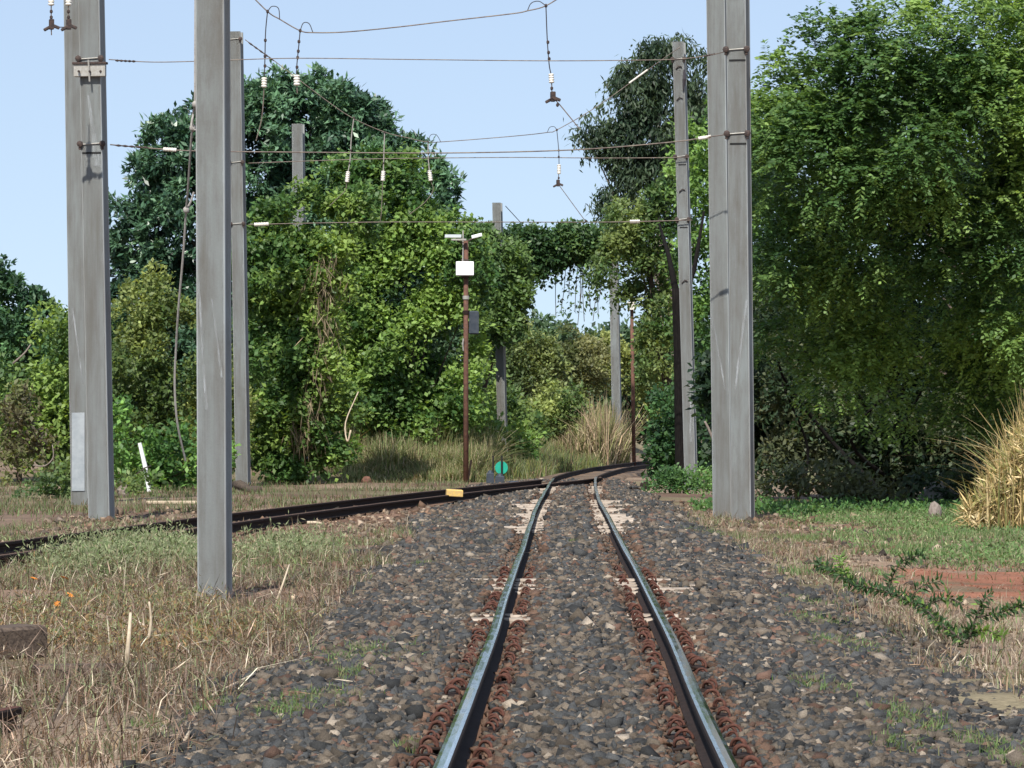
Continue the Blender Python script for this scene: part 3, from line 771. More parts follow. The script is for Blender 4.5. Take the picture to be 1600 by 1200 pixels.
# white leaning stake
p0 = at(233, 768, 92); p1 = at(218, 692, 92)
r = empty('leaning_stake', p0, 'white leaning stake in weeds between the left poles', 'stake')
m = MB(); m.tube([p0, p0 + (p1 - p0) * .5 + np.array((.02, 0, 0)), p1], [.045, .05, .04], 8); m.build('post', M['white_paint'], r)
m = MB(); m.tube([at(236, 728, 91.9), at(226, 731, 91.9), at(212, 742, 91.9)], .014, 5); m.build('wire_tie', M['iron'], r)
# pale kerb piece
q = at(268, 785, 80); m = MB(); m.box((q[0], 80, q[2]), (.95, .18, .06), .06, 0, .01); o = m.build('kerb_stone', M['wood_pale']); tag(o, 'long pale kerb stone on red earth right of the clamped pole', 'kerb')
# timber debris behind the largest pole
for i, (a, b, rr, lab) in enumerate((((368, 758, 95), (404, 768, 94), .10, 'upper broken log behind the largest pole'), ((370, 775, 94.5), (400, 780, 93.5), .11, 'lower thick log behind the largest pole'), ((398, 772, 94), (352, 786, 93.5), .07, 'thin slanting log behind the largest pole'))):
    A, B = at(*a), at(*b); m = MB(); ks = np.linspace(0, 1, 6)
    m.tube([A + (B - A) * k + np.array((0, 0, .03 * math.sin(7 * k + i))) for k in ks], [rr * (1 + .2 * math.sin(9 * k + i)) for k in ks], 8); o = m.build('log', M['bark'], None, True); tag(o, lab, 'log', 'broken logs behind the largest pole')

def rock(name, c, size, matl, label, cat, group=None, seed=0):
    v, f = ico(); rr = np.random.default_rng(seed)
    # one subdivision
    v = list(map(tuple, v)); cache = {}
    def mid(a, b):
        k = (min(a, b), max(a, b))
        if k not in cache:
            p = np.array(v[a]) + np.array(v[b]); v.append(tuple(p / np.linalg.norm(p))); cache[k] = len(v) - 1
        return cache[k]
    ff = []
    for a, b, c_ in f:
        ab, bc, ca = mid(a, b), mid(b, c_), mid(c_, a); ff += [(a, ab, ca), (b, bc, ab), (c_, ca, bc), (ab, bc, ca)]
    V = np.array(v) * (1 + rr.uniform(-.16, .16, (len(v), 1))) * np.array(size) + np.array(c)
    m = MB(); m.add(V, ff); o = m.build(name, matl); return tag(o, label, cat, group)
q = at(573, 760, 108); rock('boulder', (q[0], 108, gz1(q[0], 108) + .05), (.13, .12, .13), M['rust_pole'], 'small brown boulder on the grass behind the branch track', 'boulder', None, 3)
q = at(1470, 757, 78); rock('stone_slab', (q[0], 78, -.05), (.36, .3, .30), M['slab'], 'flat grey stone under the dark right tree', 'stone', None, 4)
q = at(1460, 789, 68); rock('tree_stump', (q[0], 68, -.16), (.11, .1, .19), M['bark_grey'], 'small grey stump in grass below the flat stone', 'stump', None, 5)
q = at(196, 772, 88); rock('boulder', (q[0], 88, q[2]), (.18, .2, .2), M['bark_grey'], 'grey brown boulder just right of the clamped pole foot', 'boulder', None, 6)
q = at(1008, 760, 98); rock('boulder', (q[0], 98, -.12), (.14, .14, .13), M['rust_and_shade'], 'dark rusty lump right of the junction rails', 'boulder', None, 8)

# abandoned sleepers and scrap in the left foreground
def plank(a, b, w_, h_, label, matl='wood_old', name='old_sleeper'):
    A, B = at(*a), at(*b); c = (A + B) / 2; L = float(np.linalg.norm((B - A)[:2])); m = MB()
    m.box(c, (L, w_, h_), math.atan2(B[1] - A[1], B[0] - A[0]), 0, .02, 0, -math.atan2(B[2] - A[2], L)); o = m.build(name, M[matl])
    return tag(o, label, 'sleeper' if name == 'old_sleeper' else 'beam', 'abandoned timber left of the ballast')
plank((55, 1052, 24.6), (245, 1050, 24.9), .22, .10, 'rotten grey sleeper lying in dry weeds at lower left')
plank((372, 912, 41), (480, 910, 41.6), .24, .10, 'dark sleeper lying just behind the largest pole')
plank((-60, 1010, 26.0), (52, 1000, 26.4), .28, .20, 'thick dark timber block at the left picture edge')
A, B = at(-60, 1185, 19.4), at(24, 1152, 20.2)
ysx = np.linspace(0, 1, 4); o = rail([A[0] + (B[0] - A[0]) * k for k in ysx], [A[1] + (B[1] - A[1]) * k for k in ysx], 'rusty scrap rail poking in at the lower left corner', None, -.10, 'rust')

# loose sticks
def stick(pts, r0, label, group=None, matl='wood_pale', name='stick'):
    P = pxs(pts); m = MB(); C = curve(P, 4); k = np.linspace(0, 1, len(C))
    m.tube(C, [r0 * (1 - .45 * t) for t in k], 6); o = m.build(name, M[matl], None, True); return tag(o, label, 'stick', group)
stick([(268, 1192, 18.6), (282, 1170, 18.8), (296, 1144, 19.1)], .016, 'thick pale stick on the ballast at the bottom left')
stick([(375, 1140, 20), (405, 1150, 19.8), (440, 1164, 19.5)], .009, 'thin straight stick on ballast right of the thick pale one')
stick([(500, 995, 28.6), (516, 989, 28.9), (533, 993, 28.7)], .010, 'short bent stick halfway up the left ballast')
stick([(580, 992, 28.7), (604, 995, 28.5)], .010, 'short straight pale stick on ballast nearest the left rail')
stick([(310, 1098, 22), (360, 1072, 22.8), (400, 1052, 23.8)], .011, 'long grey stick along the weedy ballast edge')
stick([(430, 945, 33), (441, 915, 33), (452, 882, 33.2)], .011, 'curved white stalk standing right of the largest pole')
stick([(196, 1050, 24.3), (201, 1000, 24.3), (204, 958, 24.4)], .017, 'thick upright white stalk by the rotten sleeper')
stick([(232, 1000, 26), (236, 970, 26), (233, 940, 26)], .012, 'upright white stalk behind the rotten sleeper')
stick([(68, 1155, 20), (90, 1110, 20.2), (110, 1065, 20.5)], .012, 'dark leaning stalk at the lower left', None, 'bark')
stick([(596, 897, 43), (599, 882, 43), (598, 870, 43.2)], .012, 'short white stub on the ballast edge beyond the largest pole')
stick([(480, 817, 60), (492, 816.5, 60), (503, 818, 60)], .03, 'pale wood scrap on earth by the branch track')
stick([(1130, 1195, 18.3), (1230, 1190, 18.5), (1330, 1188, 18.6)], .008, 'long thin twig at the bottom right')
stick([(1436, 1046, 26), (1434, 1025, 26)], .010, 'upright pale stub at the right ballast edge')
stick([(1480, 1045, 25.7), (1500, 1018, 26.2)], .010, 'leaning pale twig below the feathery fallen branch')
stick([(1398, 1012, 28), (1415, 998, 28.5)], .009, 'small pale twig left of the feathery fallen branch')
m = MB(); m.tube(curve(pxs([(1606, 1070, 22), (1594, 1082, 22), (1590, 1100, 22), (1594, 1110, 22)]), 5), .006, 5); o = m.build('wire_hoop', M['wire_dark']); tag(o, 'dark bent wire hoop at the right picture edge', 'wire')

# orange flowers
def make_flower():
    r = empty('orange_flower', (0, 0, 0))
    m = MB(); m.tube([(0, 0, -.5), (.015, 0, -.25), (0, 0, 0)], .005, 5); m.build('stem', M['stem'], r)
    m = MB(); n = 8
    for k in range(n):
        a = 2 * math.pi * k / n; c, s_ = math.cos(a), math.sin(a)
        m.add([(0, 0, 0), (c * .03 - s_ * .016, s_ * .03 + c * .016, .012), (c * .062, s_ * .062, .004), (c * .03 + s_ * .016, s_ * .03 - c * .016, .012)], [(0, 1, 2, 3)])
    m.lathe((0, 0, -.004), [(.016, 0), (.018, .012), (.006, .02)], 8); m.build('petals', M['orange'], r)
    return r
fl0 = make_flower()
for i, (x, y, d) in enumerate(((53, 904, 36), (100, 903, 36.5), (108, 930, 34), (35, 942, 33), (90, 944, 33), (97, 996, 29), (123, 980, 30), (64, 988, 29.6))):
    f_ = fl0 if i == 0 else copy_tree(fl0); f_.location = tuple(at(x, y, d)); f_.rotation_euler = (random.uniform(.2, .9), random.uniform(-.3, .3), random.uniform(0, 3)); sc = random.uniform(.5, .8); f_.scale = (sc,) * 3
    tag(f_, 'orange daisy-like flower above the dry weeds at the left edge', 'flower', 'orange flowers in the left weeds')

# ------------------------------------------------------------------ foliage
def leaf_mesh(name, base, dr, L, W, tint, droop=.0):
    n = len(base); dr = norm(dr)
    up = np.array([0, -.45, 1.]) + rng.normal(0, .5, (n, 3))
    side = norm(np.cross(dr, up)); nrm = np.cross(side, dr)
    L = np.asarray(L)[:, None]; W = np.asarray(W)[:, None]
    v0 = base; mid = base + dr * L * .48; v1 = mid + side * W * .5 + nrm * W * .12; v3 = mid - side * W * .5 + nrm * W * .12
    v2 = base + dr * L; v2 = v2 - np.array([0, 0, 1.]) * (L * droop)
    V = np.stack([v0, v1, v2, v3], 1).reshape(-1, 3)
    Fc = np.arange(n * 4).reshape(n, 4)
    return np_mesh(name, V, Fc, np.repeat(tint, 4, 0), False)

def sprays(P, O, kind, L, W, k, c1, c2, mixf, cj=.22, tintnoise=None):
    """leaves for clusters at P with outward direction O -> arrays"""
    n = len(P)
    Pk = np.repeat(P, k, 0); Ok = np.repeat(O, k, 0)
    if kind == 'rosette':
        dr = norm(Ok * .55 + rng.normal(0, .75, (n * k, 3)) + np.array([0, 0, .05])); base = Pk + rng.normal(0, L * .25, (n * k, 3))
        dr[:, 2] -= .25
    elif kind == 'frond':
        A = norm(O * .6 + rng.normal(0, .55, (n, 3)) + np.array([0, 0, -.05]))
        Ak = np.repeat(A, k, 0); t = np.tile(np.linspace(.1, 1, k), n)[:, None]
        sgn = np.tile(np.where(np.arange(k) % 2, 1., -1.), n)[:, None]
        Sd = norm(np.cross(Ak, np.array([0, 0, 1.]) + rng.normal(0, .1, (n * k, 3))))
        FL = L * k * .28
        base = Pk + Ak * t * FL - np.array([0, 0, 1.]) * (t ** 2) * FL * .35 + rng.normal(0, L * .06, (n * k, 3))
        dr = Sd * sgn + Ak * .55 + rng.normal(0, .18, (n * k, 3)) - np.array([0, 0, .25])
    elif kind == 'droop':
        dr = norm(rng.normal(0, .5, (n * k, 3)) + np.array([0, 0, -.75])); base = Pk + rng.normal(0, L * .55, (n * k, 3))
    else:
        dr = norm(Ok * .4 + rng.normal(0, .8, (n * k, 3)) + np.array([0, 0, -.1])); base = Pk + rng.normal(0, L * .55, (n * k, 3))
    LL = L * rng.uniform(.6, 1.25, n * k); WW = W * rng.uniform(.7, 1.2, n * k)
    f = np.clip(mixf + rng.normal(0, .22, n), 0, 1)[:, None]
    ct = np.array(c1) + (np.array(c2) - np.array(c1)) * f
    T = np.repeat(ct, k, 0) * np.exp(rng.normal(0, cj, (n * k, 1)))
    return base, dr, LL, WW, T

def crown_points(clumps, D, dens, gap=.30, gs=1.3, depth=.8, inner=.45, tuft=.5):
    """cluster positions in photo-measured clumps (x, y, rx, ry[, dd]): each clump carries many small leaf tufts, domed on top and hollow below"""
    C = []
    for c in clumps:
        dd = c[4] if len(c) > 4 else 0
        d = D + dd; p = at(c[0], c[1], d); rx, rz = c[2] / F * d, c[3] / F * d
        C.append((p, np.array([rx, (c[5] if len(c) > 5 else (rx + rz) / 2 * depth), rz])))
    Ps, Os, Bs = [], [], []
    for i, (p, r) in enumerate(C):
        area = 4 * math.pi * ((r[0] * r[1]) ** 1.6 / 3 + (r[0] * r[2]) ** 1.6 / 3 + (r[1] * r[2]) ** 1.6 / 3) ** (1 / 1.6)
        nt_ = max(6, int(area / (tuft * tuft) * 1.05))
        u = norm(rng.normal(size=(nt_, 3)))
        q = p + u * r * np.where(rng.random(nt_) < .75, rng.uniform(.80, 1.10, nt_), rng.uniform(inner, .85, nt_))[:, None]
        inside = np.zeros(nt_, bool)
        for j, (p2, r2) in enumerate(C):
            if j != i: inside |= (((q - p2) / r2) ** 2).sum(1) < .42
        keep = (~inside | (rng.random(nt_) < .15)) & (noise3(q * gs + 13.7) > gap * rng.uniform(.6, 1.2, nt_))
        q, u = q[keep], u[keep]; nt_ = len(q)
        if nt_ == 0: continue
        per = rng.poisson(max(3., dens * tuft * tuft * .95), nt_)
        tr = tuft * rng.uniform(.55, 1.15, nt_)
        idx = np.repeat(np.arange(nt_), per); n = len(idx)
        v = norm(rng.normal(size=(n, 3)) + u[idx] * .7 + np.array([0, 0, .75]))
        off = v * (tr[idx] * rng.uniform(.35, 1.0, n) ** .6)[:, None] * np.array([1., 1., .72])
        off[:, 2] -= .30 * (off[:, 0] ** 2 + off[:, 1] ** 2) / np.maximum(tr[idx], .05)
        Ps.append(q[idx] + off); Os.append(norm(v + u[idx] * .5)); Bs.append(np.repeat(rng.normal(0, .5, nt_), per))
    return np.concatenate(Ps), np.concatenate(Os), np.concatenate(Bs)

def tree(name, label, cat, D, clumps, c1, c2, kind='random', L=.12, W=.05, k=8, dens=18, gap=.3, gs=1.3, trunk=None, bark='bark', limbs=(), group=None, matl='leaf', depth=.8, part='crown', cj=.22, base=None, ts=.9, inner=.45, tuft=.55):
    dens *= 2.7; W *= 1.25; L *= 1.06; gap *= .85
    P, O, tb = crown_points(clumps, D, dens, gap, gs, depth, inner, tuft)
    gp = P[:, 2] > gz(P[:, 0], P[:, 1]) + .02; P, O, tb = P[gp], O[gp], tb[gp]
    mx = np.clip((noise3(P * ts + 31.) - .32) * 2.0 + tb * .35, 0, 1)
    c1 = np.array(c1) * 1.2 + .004; c2 = np.array(c2) * 1.75 + .014
    b, dr, LL, WW, T = sprays(P, O, kind, L, W, k, c1, c2, mx, cj)
    cc = np.mean([at(c[0], c[1], D) for c in clumps], 0)
    bx, by = (base if base else (cc[0], D + .5)); g = gz1(bx, by)
    r = empty(name, (bx, by, g), label, cat, group)
    link_mesh(part, leaf_mesh(part, b, dr, LL, WW, T), M[matl], r)
    m = MB()
    tw = trunk or .12
    top = cc + np.array((0, .3, .0))
    m.tube(curve([(bx, by, g - .3), (bx + .05, by, g + (top[2] - g) * .35), ((bx + top[0]) / 2, by, g + (top[2] - g) * .7), tuple(top)], 4), list(np.linspace(tw, tw * .45, 13)), 8)
    for c in clumps:
        if name == 'hanging_vine' or random.random() < .45: continue
        p = at(c[0], c[1], D + (c[4] if len(c) > 4 else 0)); s0 = np.array((bx, by, g + max(.2, (p[2] - g) * random.uniform(.25, .5))))
        mid = (s0 + p) / 2 + np.array((random.uniform(-.2, .2), .1, -.1))
        C = curve([s0, mid, p], 4); m.tube(C, list(np.linspace(tw * .35, .012, len(C))), 5)
    for pts, r0 in limbs:
        C = curve(pxs(pts), 5); m.tube(C, list(np.linspace(r0, r0 * .35, len(C))), 6)
    m.build('trunk', M[bark], r, True)
    print(name, 'leaves', len(b))
    return r

DG, MG, LG, YG, OL = (.020, .052, .022), (.05, .115, .032), (.085, .175, .035), (.15, .19, .035), (.10, .115, .035)
# far ground cover of trees behind everything
tree('tree_belt', 'distant low dark trees seen through the gap under the vine arch', 'trees', 250,
     [(x, 600 + 14 * math.sin(x * .05), 48, 82 + 8 * math.sin(x * .11)) for x in range(-40, 1260, 45)], (.035, .07, .04), (.06, .10, .045), 'random', .45, .2, 8, 1.6, .2, .6, .25)
# left
tree('mango_tree', 'tall dense dark green tree with the highest crown on the left', 'tree', 128,
     [(470, 225, 105, 95), (405, 270, 110, 125), (310, 320, 105, 125), (245, 370, 70, 85), (560, 270, 85, 90), (610, 330, 95, 110), (520, 410, 150, 150), (340, 480, 120, 140), (235, 470, 55, 85), (440, 570, 150, 150), (650, 440, 75, 110),
      (420, 178, 68, 55), (488, 168, 55, 42), (560, 205, 58, 48), (612, 235, 42, 48), (290, 240, 55, 58), (352, 205, 55, 52), (215, 310, 42, 40), (652, 300, 28, 36), (686, 368, 34, 34)],
     (.024, .062, .034), (.062, .125, .062), 'rosette', .25, .08, 12, 11, .34, .75, .32, 'bark', matl='leaf_gloss', inner=.5)
tree('vine_tree', 'bright yellow green vine heap leaning on the right side of the tall dark tree', 'vine heap', 117,
     [(622, 285, 42, 34), (608, 345, 60, 70), (676, 378, 38, 46), (640, 445, 75, 85), (595, 560, 80, 90), (668, 560, 65, 90), (560, 470, 55, 90), (712, 430, 42, 75), (715, 510, 36, 70), (600, 640, 60, 50), (675, 630, 50, 60), (720, 590, 26, 70), (560, 260, 40, 30)],
     (.045, .105, .028), (.125, .192, .042), 'random', .155, .09, 8, 21, .34, .9, .15)
tree('vine_column', 'vine-wrapped column of light leaves and dead stems round the pole stump', 'vine column', 108,
     [(500, 345, 62, 48), (455, 355, 50, 50), (435, 440, 50, 75), (500, 440, 42, 60), (440, 540, 48, 75), (500, 560, 35, 70), (445, 640, 45, 60), (470, 470, 30, 60), (472, 570, 30, 60), (470, 660, 34, 60), (470, 725, 36, 36), (468, 395, 28, 40), (540, 330, 35, 35), (530, 660, 25, 60), (420, 700, 40, 40)],
     (.05, .11, .028), (.135, .195, .042), 'random', .15, .085, 8, 22, .30, 1.0, .14, base=((468 - 800) / F * 108, 108.6))
# dead hanging stems on that column
r = empty('dead_vine', (at(495, 740, 106.5)), 'brown curtain of dead hanging stems on the vine column', 'dead vine')
n = 900; py0 = rng.uniform(390, 700, n); px_ = np.interp(py0, [390, 520, 600, 700], [500, 505, 490, 470]) + rng.normal(0, 13, n); ln = rng.uniform(.2, .7, n)
P = np.stack([(px_ - 800) / F * 106.6, 107.5 + rng.normal(0, .35, n), CZ + (HY - py0) / F * 107.5], 1)
T = np.array([.17, .135, .085]) * np.exp(rng.normal(0, .4, (n, 1)))
link_mesh('stems', leaf_mesh('stems', P, norm(rng.normal(0, .35, (n, 3)) + np.array([0, 0, -1.])), ln, rng.uniform(.012, .04, n), T), M['straw'], r)
tree('shrub', 'olive yellow shrub between the clamped pole and the largest pole', 'shrub', 104,
     [(228, 480, 42, 50), (265, 530, 48, 65), (215, 570, 45, 70), (285, 610, 40, 80), (225, 660, 50, 60), (270, 715, 45, 50), (195, 720, 40, 50), (330, 560, 30, 60), (330, 660, 40, 80)],
     (.055, .095, .025), (.15, .175, .05), 'random', .13, .07, 7, 22, .36, 1.3, .08)
tree('leafy_bush', 'fresh green low bush behind the white leaning stake', 'bush', 98,
     [(215, 725, 45, 40), (270, 740, 45, 35), (320, 720, 40, 50), (180, 700, 30, 60)], (.045, .11, .03), (.10, .19, .04), 'random', .15, .08, 6, 18, .3, 1.3, .05)
tree('far_tree', 'bluish green round tree at the far left edge', 'tree', 175, [(18, 500, 50, 62), (52, 512, 30, 48), (-25, 475, 45, 70), (30, 560, 60, 50), (85, 570, 35, 55)], (.03, .075, .04), (.06, .125, .05), 'rosette', .30, .12, 9, 6, .3, .7, .2)
tree('shrub', 'light green shrub at the left edge below the far round tree', 'shrub', 112, [(40, 600, 55, 55), (85, 590, 30, 60), (10, 640, 40, 50), (95, 520, 22, 45), (115, 660, 30, 90), (70, 690, 40, 60)], (.05, .10, .03), (.13, .19, .04), 'random', .17, .09, 6, 13, .36, 1.2, .08)
tree('shrub', 'reddish brown withered shrub at the left edge', 'shrub', 106, [(15, 665, 45, 55), (30, 730, 50, 45), (-20, 700, 40, 60), (70, 750, 40, 32)], (.075, .062, .036), (.11, .13, .045), 'random', .16, .07, 6, 13, .38, 1.2, .08, matl='leaf')
tree('shrub', 'green shrub at the foot of the half hidden pole', 'shrub', 88, [(95, 760, 35, 30), (70, 772, 40, 22), (200, 775, 26, 20)], (.05, .09, .03), (.11, .15, .04), 'random', .13, .06, 6, 18, .3, 1.2, .05)
for x0, clumps, lab in ((0, [(400, 640, 50, 90), (455, 690, 50, 60), (360, 700, 40, 60), (420, 580, 40, 60)], 'shaded green undergrowth behind the slim left pole'),
                       (1, [(530, 620, 50, 90), (590, 660, 60, 70), (560, 700, 50, 50), (520, 700, 40, 50)], 'green undergrowth at the foot of the vine heap, above the dry grass slope'),
                       (2, [(660, 660, 50, 60), (710, 650, 40, 70), (640, 700, 50, 40), (700, 710, 40, 40)], 'dull green undergrowth just left of the rusty mast'),
                       (3, [(150, 600, 50, 100), (190, 660, 50, 90), (120, 690, 50, 70), (240, 700, 50, 60), (300, 700, 40, 70)], 'deep green undergrowth behind the two left poles')):
    tree('undergrowth', lab, 'undergrowth', (121, 122.5, 124, 118)[x0], clumps, (.03, .07, .026), ((.07, .115, .04), (.10, .15, .045), (.10, .14, .05), (.085, .135, .04))[x0], 'random', .16, .085, 8, 15, .25, 1.1, .07)
# middle
tree('hanging_vine', 'long arch of dark green vines hanging across the sky gap', 'vine arch', 127,
     [(752, 405, 38, 42), (790, 402, 42, 34), (835, 392, 45, 20), (885, 390, 45, 20), (930, 378, 40, 20), (965, 370, 30, 24), (775, 455, 34, 40), (810, 430, 30, 18), (862, 405, 28, 12), (755, 520, 24, 40), (778, 392, 34, 26, -2.6), (782, 430, 32, 40, -2.6), (786, 475, 28, 38, -2.6), (782, 500, 22, 20, -2.6), (850, 386, 50, 20), (905, 380, 45, 17), (815, 390, 45, 21)],
     (.030, .072, .026), (.075, .125, .035), 'random', .15, .085, 8, 34, .10, 1.0, .08, depth=.7, base=((752 - 800) / F * 127, 127.6))
r = empty('vine_tendrils', at(930, 460, 127), 'thin tendrils dangling from the vine arch against the sky', 'tendrils')
m = MB()
for i in range(16):
    x = random.uniform(870, 958); y0 = random.uniform(395, 425); y1 = y0 + random.uniform(20, 100)
    m.tube(curve(pxs([(x, y0, 127), (x + random.uniform(-5, 3), (y0 + y1) / 2, 127), (x + random.uniform(-8, 2), y1, 127)]), 3), .010, 4)
m.build('stems', M['bark'], r)
n = 500; q = rng.uniform(0, 1, n); X0 = 872 + 85 * rng.random(n); Y0 = 405 + 85 * rng.random(n) ** 2.0
P = np.stack([(X0 - 800) / F * 127, 127 + rng.normal(0, .3, n), CZ + (HY - Y0) / F * 127], 1)
link_mesh('leaves', leaf_mesh('leaves', P, rng.normal(0, .6, (n, 3)) + np.array([0, 0, -.6]), rng.uniform(.10, .2, n), rng.uniform(.05, .1, n), np.array([.06, .11, .035]) * np.exp(rng.normal(0, .3, (n, 1)))), M['leaf'], r)
tree('vine_tree', 'mixed green and rusty vine heap left of the slim right pole', 'vine heap', 122,
     [(985, 365, 38, 40), (1025, 375, 42, 55), (970, 420, 30, 40), (1015, 440, 42, 50), (1045, 480, 28, 60), (1000, 470, 30, 28), (1035, 540, 25, 45), (1055, 340, 26, 50), (1000, 330, 35, 30)],
     (.05, .10, .03), (.115, .148, .045), 'random', .14, .075, 8, 20, .38, 1.2, .15, base=((1048 - 800) / F * 122, 122.4))
tree('gum_tree', 'tall airy grey green tree behind the slim right pole', 'tree', 142,
     [(1020, 105, 38, 36), (988, 150, 36, 36), (1055, 112, 40, 42), (1088, 130, 24, 38), (962, 185, 20, 26), (932, 218, 28, 26), (962, 222, 26, 24), (978, 205, 24, 30), (1000, 215, 38, 36), (1042, 190, 42, 55), (975, 255, 26, 24), (1012, 280, 36, 30), (960, 320, 20, 22), (1052, 270, 34, 45), (1090, 215, 28, 60), (940, 205, 16, 16), (1000, 320, 24, 22), (915, 205, 14, 16)],
     (.020, .042, .022), (.042, .066, .032), 'droop', .24, .06, 10, 12.5, .38, 1.7, .2, 'bark_grey', limbs=[([(1065, 560, 142), (1050, 400, 142), (1035, 280, 142), (1025, 120, 142)], .14), ([(1045, 330, 142), (1000, 260, 142), (935, 220, 142)], .06)], base=((1065 - 800) / F * 142, 142.3), inner=.4, tuft=.42)
# black trunk beside the slim pole
d = 104; g = gz1((1062 - 800) / F * d, d)
r = empty('bare_trunk', ((1063 - 800) / F * d, d, g), 'black straight trunk right behind the slim right pole', 'tree trunk')
m = MB(); m.tube(curve([at(1064, 775, d), at(1062, 650, d), at(1060, 540, d), at(1056, 450, d)], 5), [.15, .145, .14, .138, .135, .135, .135, .13, .13, .13, .125, .125, .12, .12, .11, .1][:16], 10); m.build('trunk', M['bark_black'], r, True)
m = MB(); m.tube(pxs([(1056, 455, d), (1045, 400, d + 1), (1030, 350, d + 2)]), [.09, .06, .03], 7); m.tube(pxs([(1058, 500, d), (1085, 420, d + .6), (1100, 330, d + 1)]), [.08, .06, .03], 7); m.build('limb', M['bark_black'], r, True)
tree('leafy_tree', 'bright green leafy tree glimpsed between the slim and the twin poles', 'tree', 113,
     [(1100, 250, 38, 80), (1100, 400, 36, 90), (1098, 540, 34, 80), (1095, 640, 34, 70), (1150, 200, 40, 60), (1160, 330, 40, 90), (1180, 470, 40, 90), (1195, 230, 30, 60)], (.04, .095, .026), (.11, .19, .04), 'random', .14, .075, 8, 20, .34, 1.1, .14)
tree('shrub', 'dark green shrub hiding the far end of the curving rails', 'shrub', 107,
     [(1046, 635, 20, 36), (1054, 690, 20, 46), (1042, 692, 12, 36), (1054, 735, 20, 26), (1085, 700, 30, 50)], (.022, .062, .022), (.065, .14, .035), 'random', .15, .08, 7, 20, .3, 1.3, .06)
tree('low_bush', 'low green weeds bush at the foot of the slim right pole', 'bush', 92,
     [(1045, 772, 30, 16), (1085, 775, 34, 20), (1112, 780, 20, 18), (1065, 764, 26, 14)], (.04, .095, .03), (.09, .17, .045), 'random', .10, .04, 7, 34, .2, 1.6, .02)
for x, clumps, lab in ((0, [(815, 555, 42, 48), (830, 590, 45, 55), (835, 620, 40, 45)], 'olive shrub right of the far pole under the vine arch'),
                       (1, [(875, 556, 38, 40), (905, 575, 40, 38), (865, 600, 34, 42)], 'brownish olive shrub in the middle of the gap under the vine arch'),
                       (2, [(940, 560, 36, 34), (985, 580, 36, 36), (1020, 600, 34, 50), (1010, 560, 26, 30)], 'yellow olive shrub behind the thin brown mast'),
                       (3, [(760, 640, 40, 55), (800, 670, 36, 36), (745, 690, 30, 40)], 'green shrub right behind the rusty mast'),
                       (5, [(782, 690, 34, 34), (812, 700, 22, 22)], 'low fresh green shrub hiding the foot of the far pole under the arch'),
                       (4, [(845, 660, 40, 34), (880, 640, 34, 38), (820, 695, 30, 24)], 'light green shrub left of the dry reeds')):
    tree('shrub', lab, 'shrub', (168, 176, 182, 135, 150, 121)[x], clumps, ((.055, .09, .03), (.065, .085, .03), (.06, .10, .03), (.05, .10, .03), (.07, .12, .035), (.05, .11, .03))[x], ((.13, .155, .05), (.135, .135, .055), (.16, .18, .055), (.12, .17, .04), (.17, .20, .06), (.11, .18, .04))[x], 'random', .17, .085, 8, 13, .34, .9, .1, group='shrubs in the gap behind the junction')
# right
BIG = [(1250, 135, 62, 55, -2.0), (1335, 112, 85, 55, -2.2), (1425, 90, 85, 60, -2.4), (1510, 55, 80, 55, -2.4), (1225, 235, 45, 75, -1.6), (1315, 230, 95, 85, -2.0), (1430, 215, 105, 95, -2.2), (1545, 190, 80, 100, -2.2),
       (1218, 365, 38, 75, -.6), (1300, 375, 85, 75, -.8), (1410, 360, 105, 80, -.8), (1530, 360, 95, 95, -.8), (1250, 480, 60, 50, .9), (1340, 495, 75, 55, 1.0), (1440, 490, 95, 65, 1.0), (1550, 500, 80, 70, 1.0), (1335, 585, 48, 36, 1.0), (1450, 590, 80, 50, 2.0), (1560, 590, 70, 60, 2.2), (1205, 160, 22, 45, -1.0), (1640, 120, 90, 120, -2.0), (1650, 400, 90, 150, -1)]
tree('shade_tree', 'huge bright topped spreading tree filling the right side', 'tree', 74, BIG, (.050, .108, .030), (.135, .205, .048), 'frond', .105, .046, 14, 27, .36, .95, .2, 'bark_black', limbs=[([(1390, 780, 79), (1300, 690, 80), (1230, 600, 79), (1215, 560, 78)], .05), ([(1250, 770, 80), (1262, 700, 80), (1222, 600, 79)], .045), ([(1420, 770, 82), (1330, 690, 80.5), (1400, 600, 79)], .05)], base=((1400 - 800) / F * 84, 84.5), depth=.9, ts=.7, tuft=.66)
tree('dark_tree', 'dark green tree behind the spreading tree, showing at the upper right corner', 'tree', 80, [(1600, 150, 60, 120, -1), (1590, 40, 60, 60, -1), (1660, 300, 80, 160, 0), (1570, 300, 40, 80, 0), (1255, 260, 55, 100, 7), (1340, 240, 80, 100, 7), (1440, 220, 80, 110, 7), (1540, 210, 80, 110, 7), (1250, 430, 55, 90, 7), (1340, 420, 80, 100, 7), (1440, 420, 80, 100, 7), (1550, 430, 80, 100, 7)], (.020, .050, .020), (.04, .085, .028), 'random', .12, .06, 8, 20, .25, 1.1, .2, base=((1640 - 800) / F * 80, 81.))
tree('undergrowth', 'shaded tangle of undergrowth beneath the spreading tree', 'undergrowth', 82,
     [(1220, 640, 50, 70), (1300, 680, 60, 70), (1390, 690, 60, 65), (1480, 690, 60, 60), (1570, 680, 60, 70), (1240, 730, 50, 40), (1340, 735, 60, 35), (1440, 735, 60, 30), (1540, 735, 60, 40), (1640, 690, 60, 80), (1200, 560, 35, 70), (1205, 758, 50, 26, -4), (1300, 765, 60, 22, -4), (1400, 765, 60, 22, -4), (1500, 762, 60, 24, -4), (1600, 760, 60, 24, -4)], (.025, .05, .022), (.07, .075, .035), 'random', .14, .06, 8, 24, .18, 1.2, .06, 'bark_black')
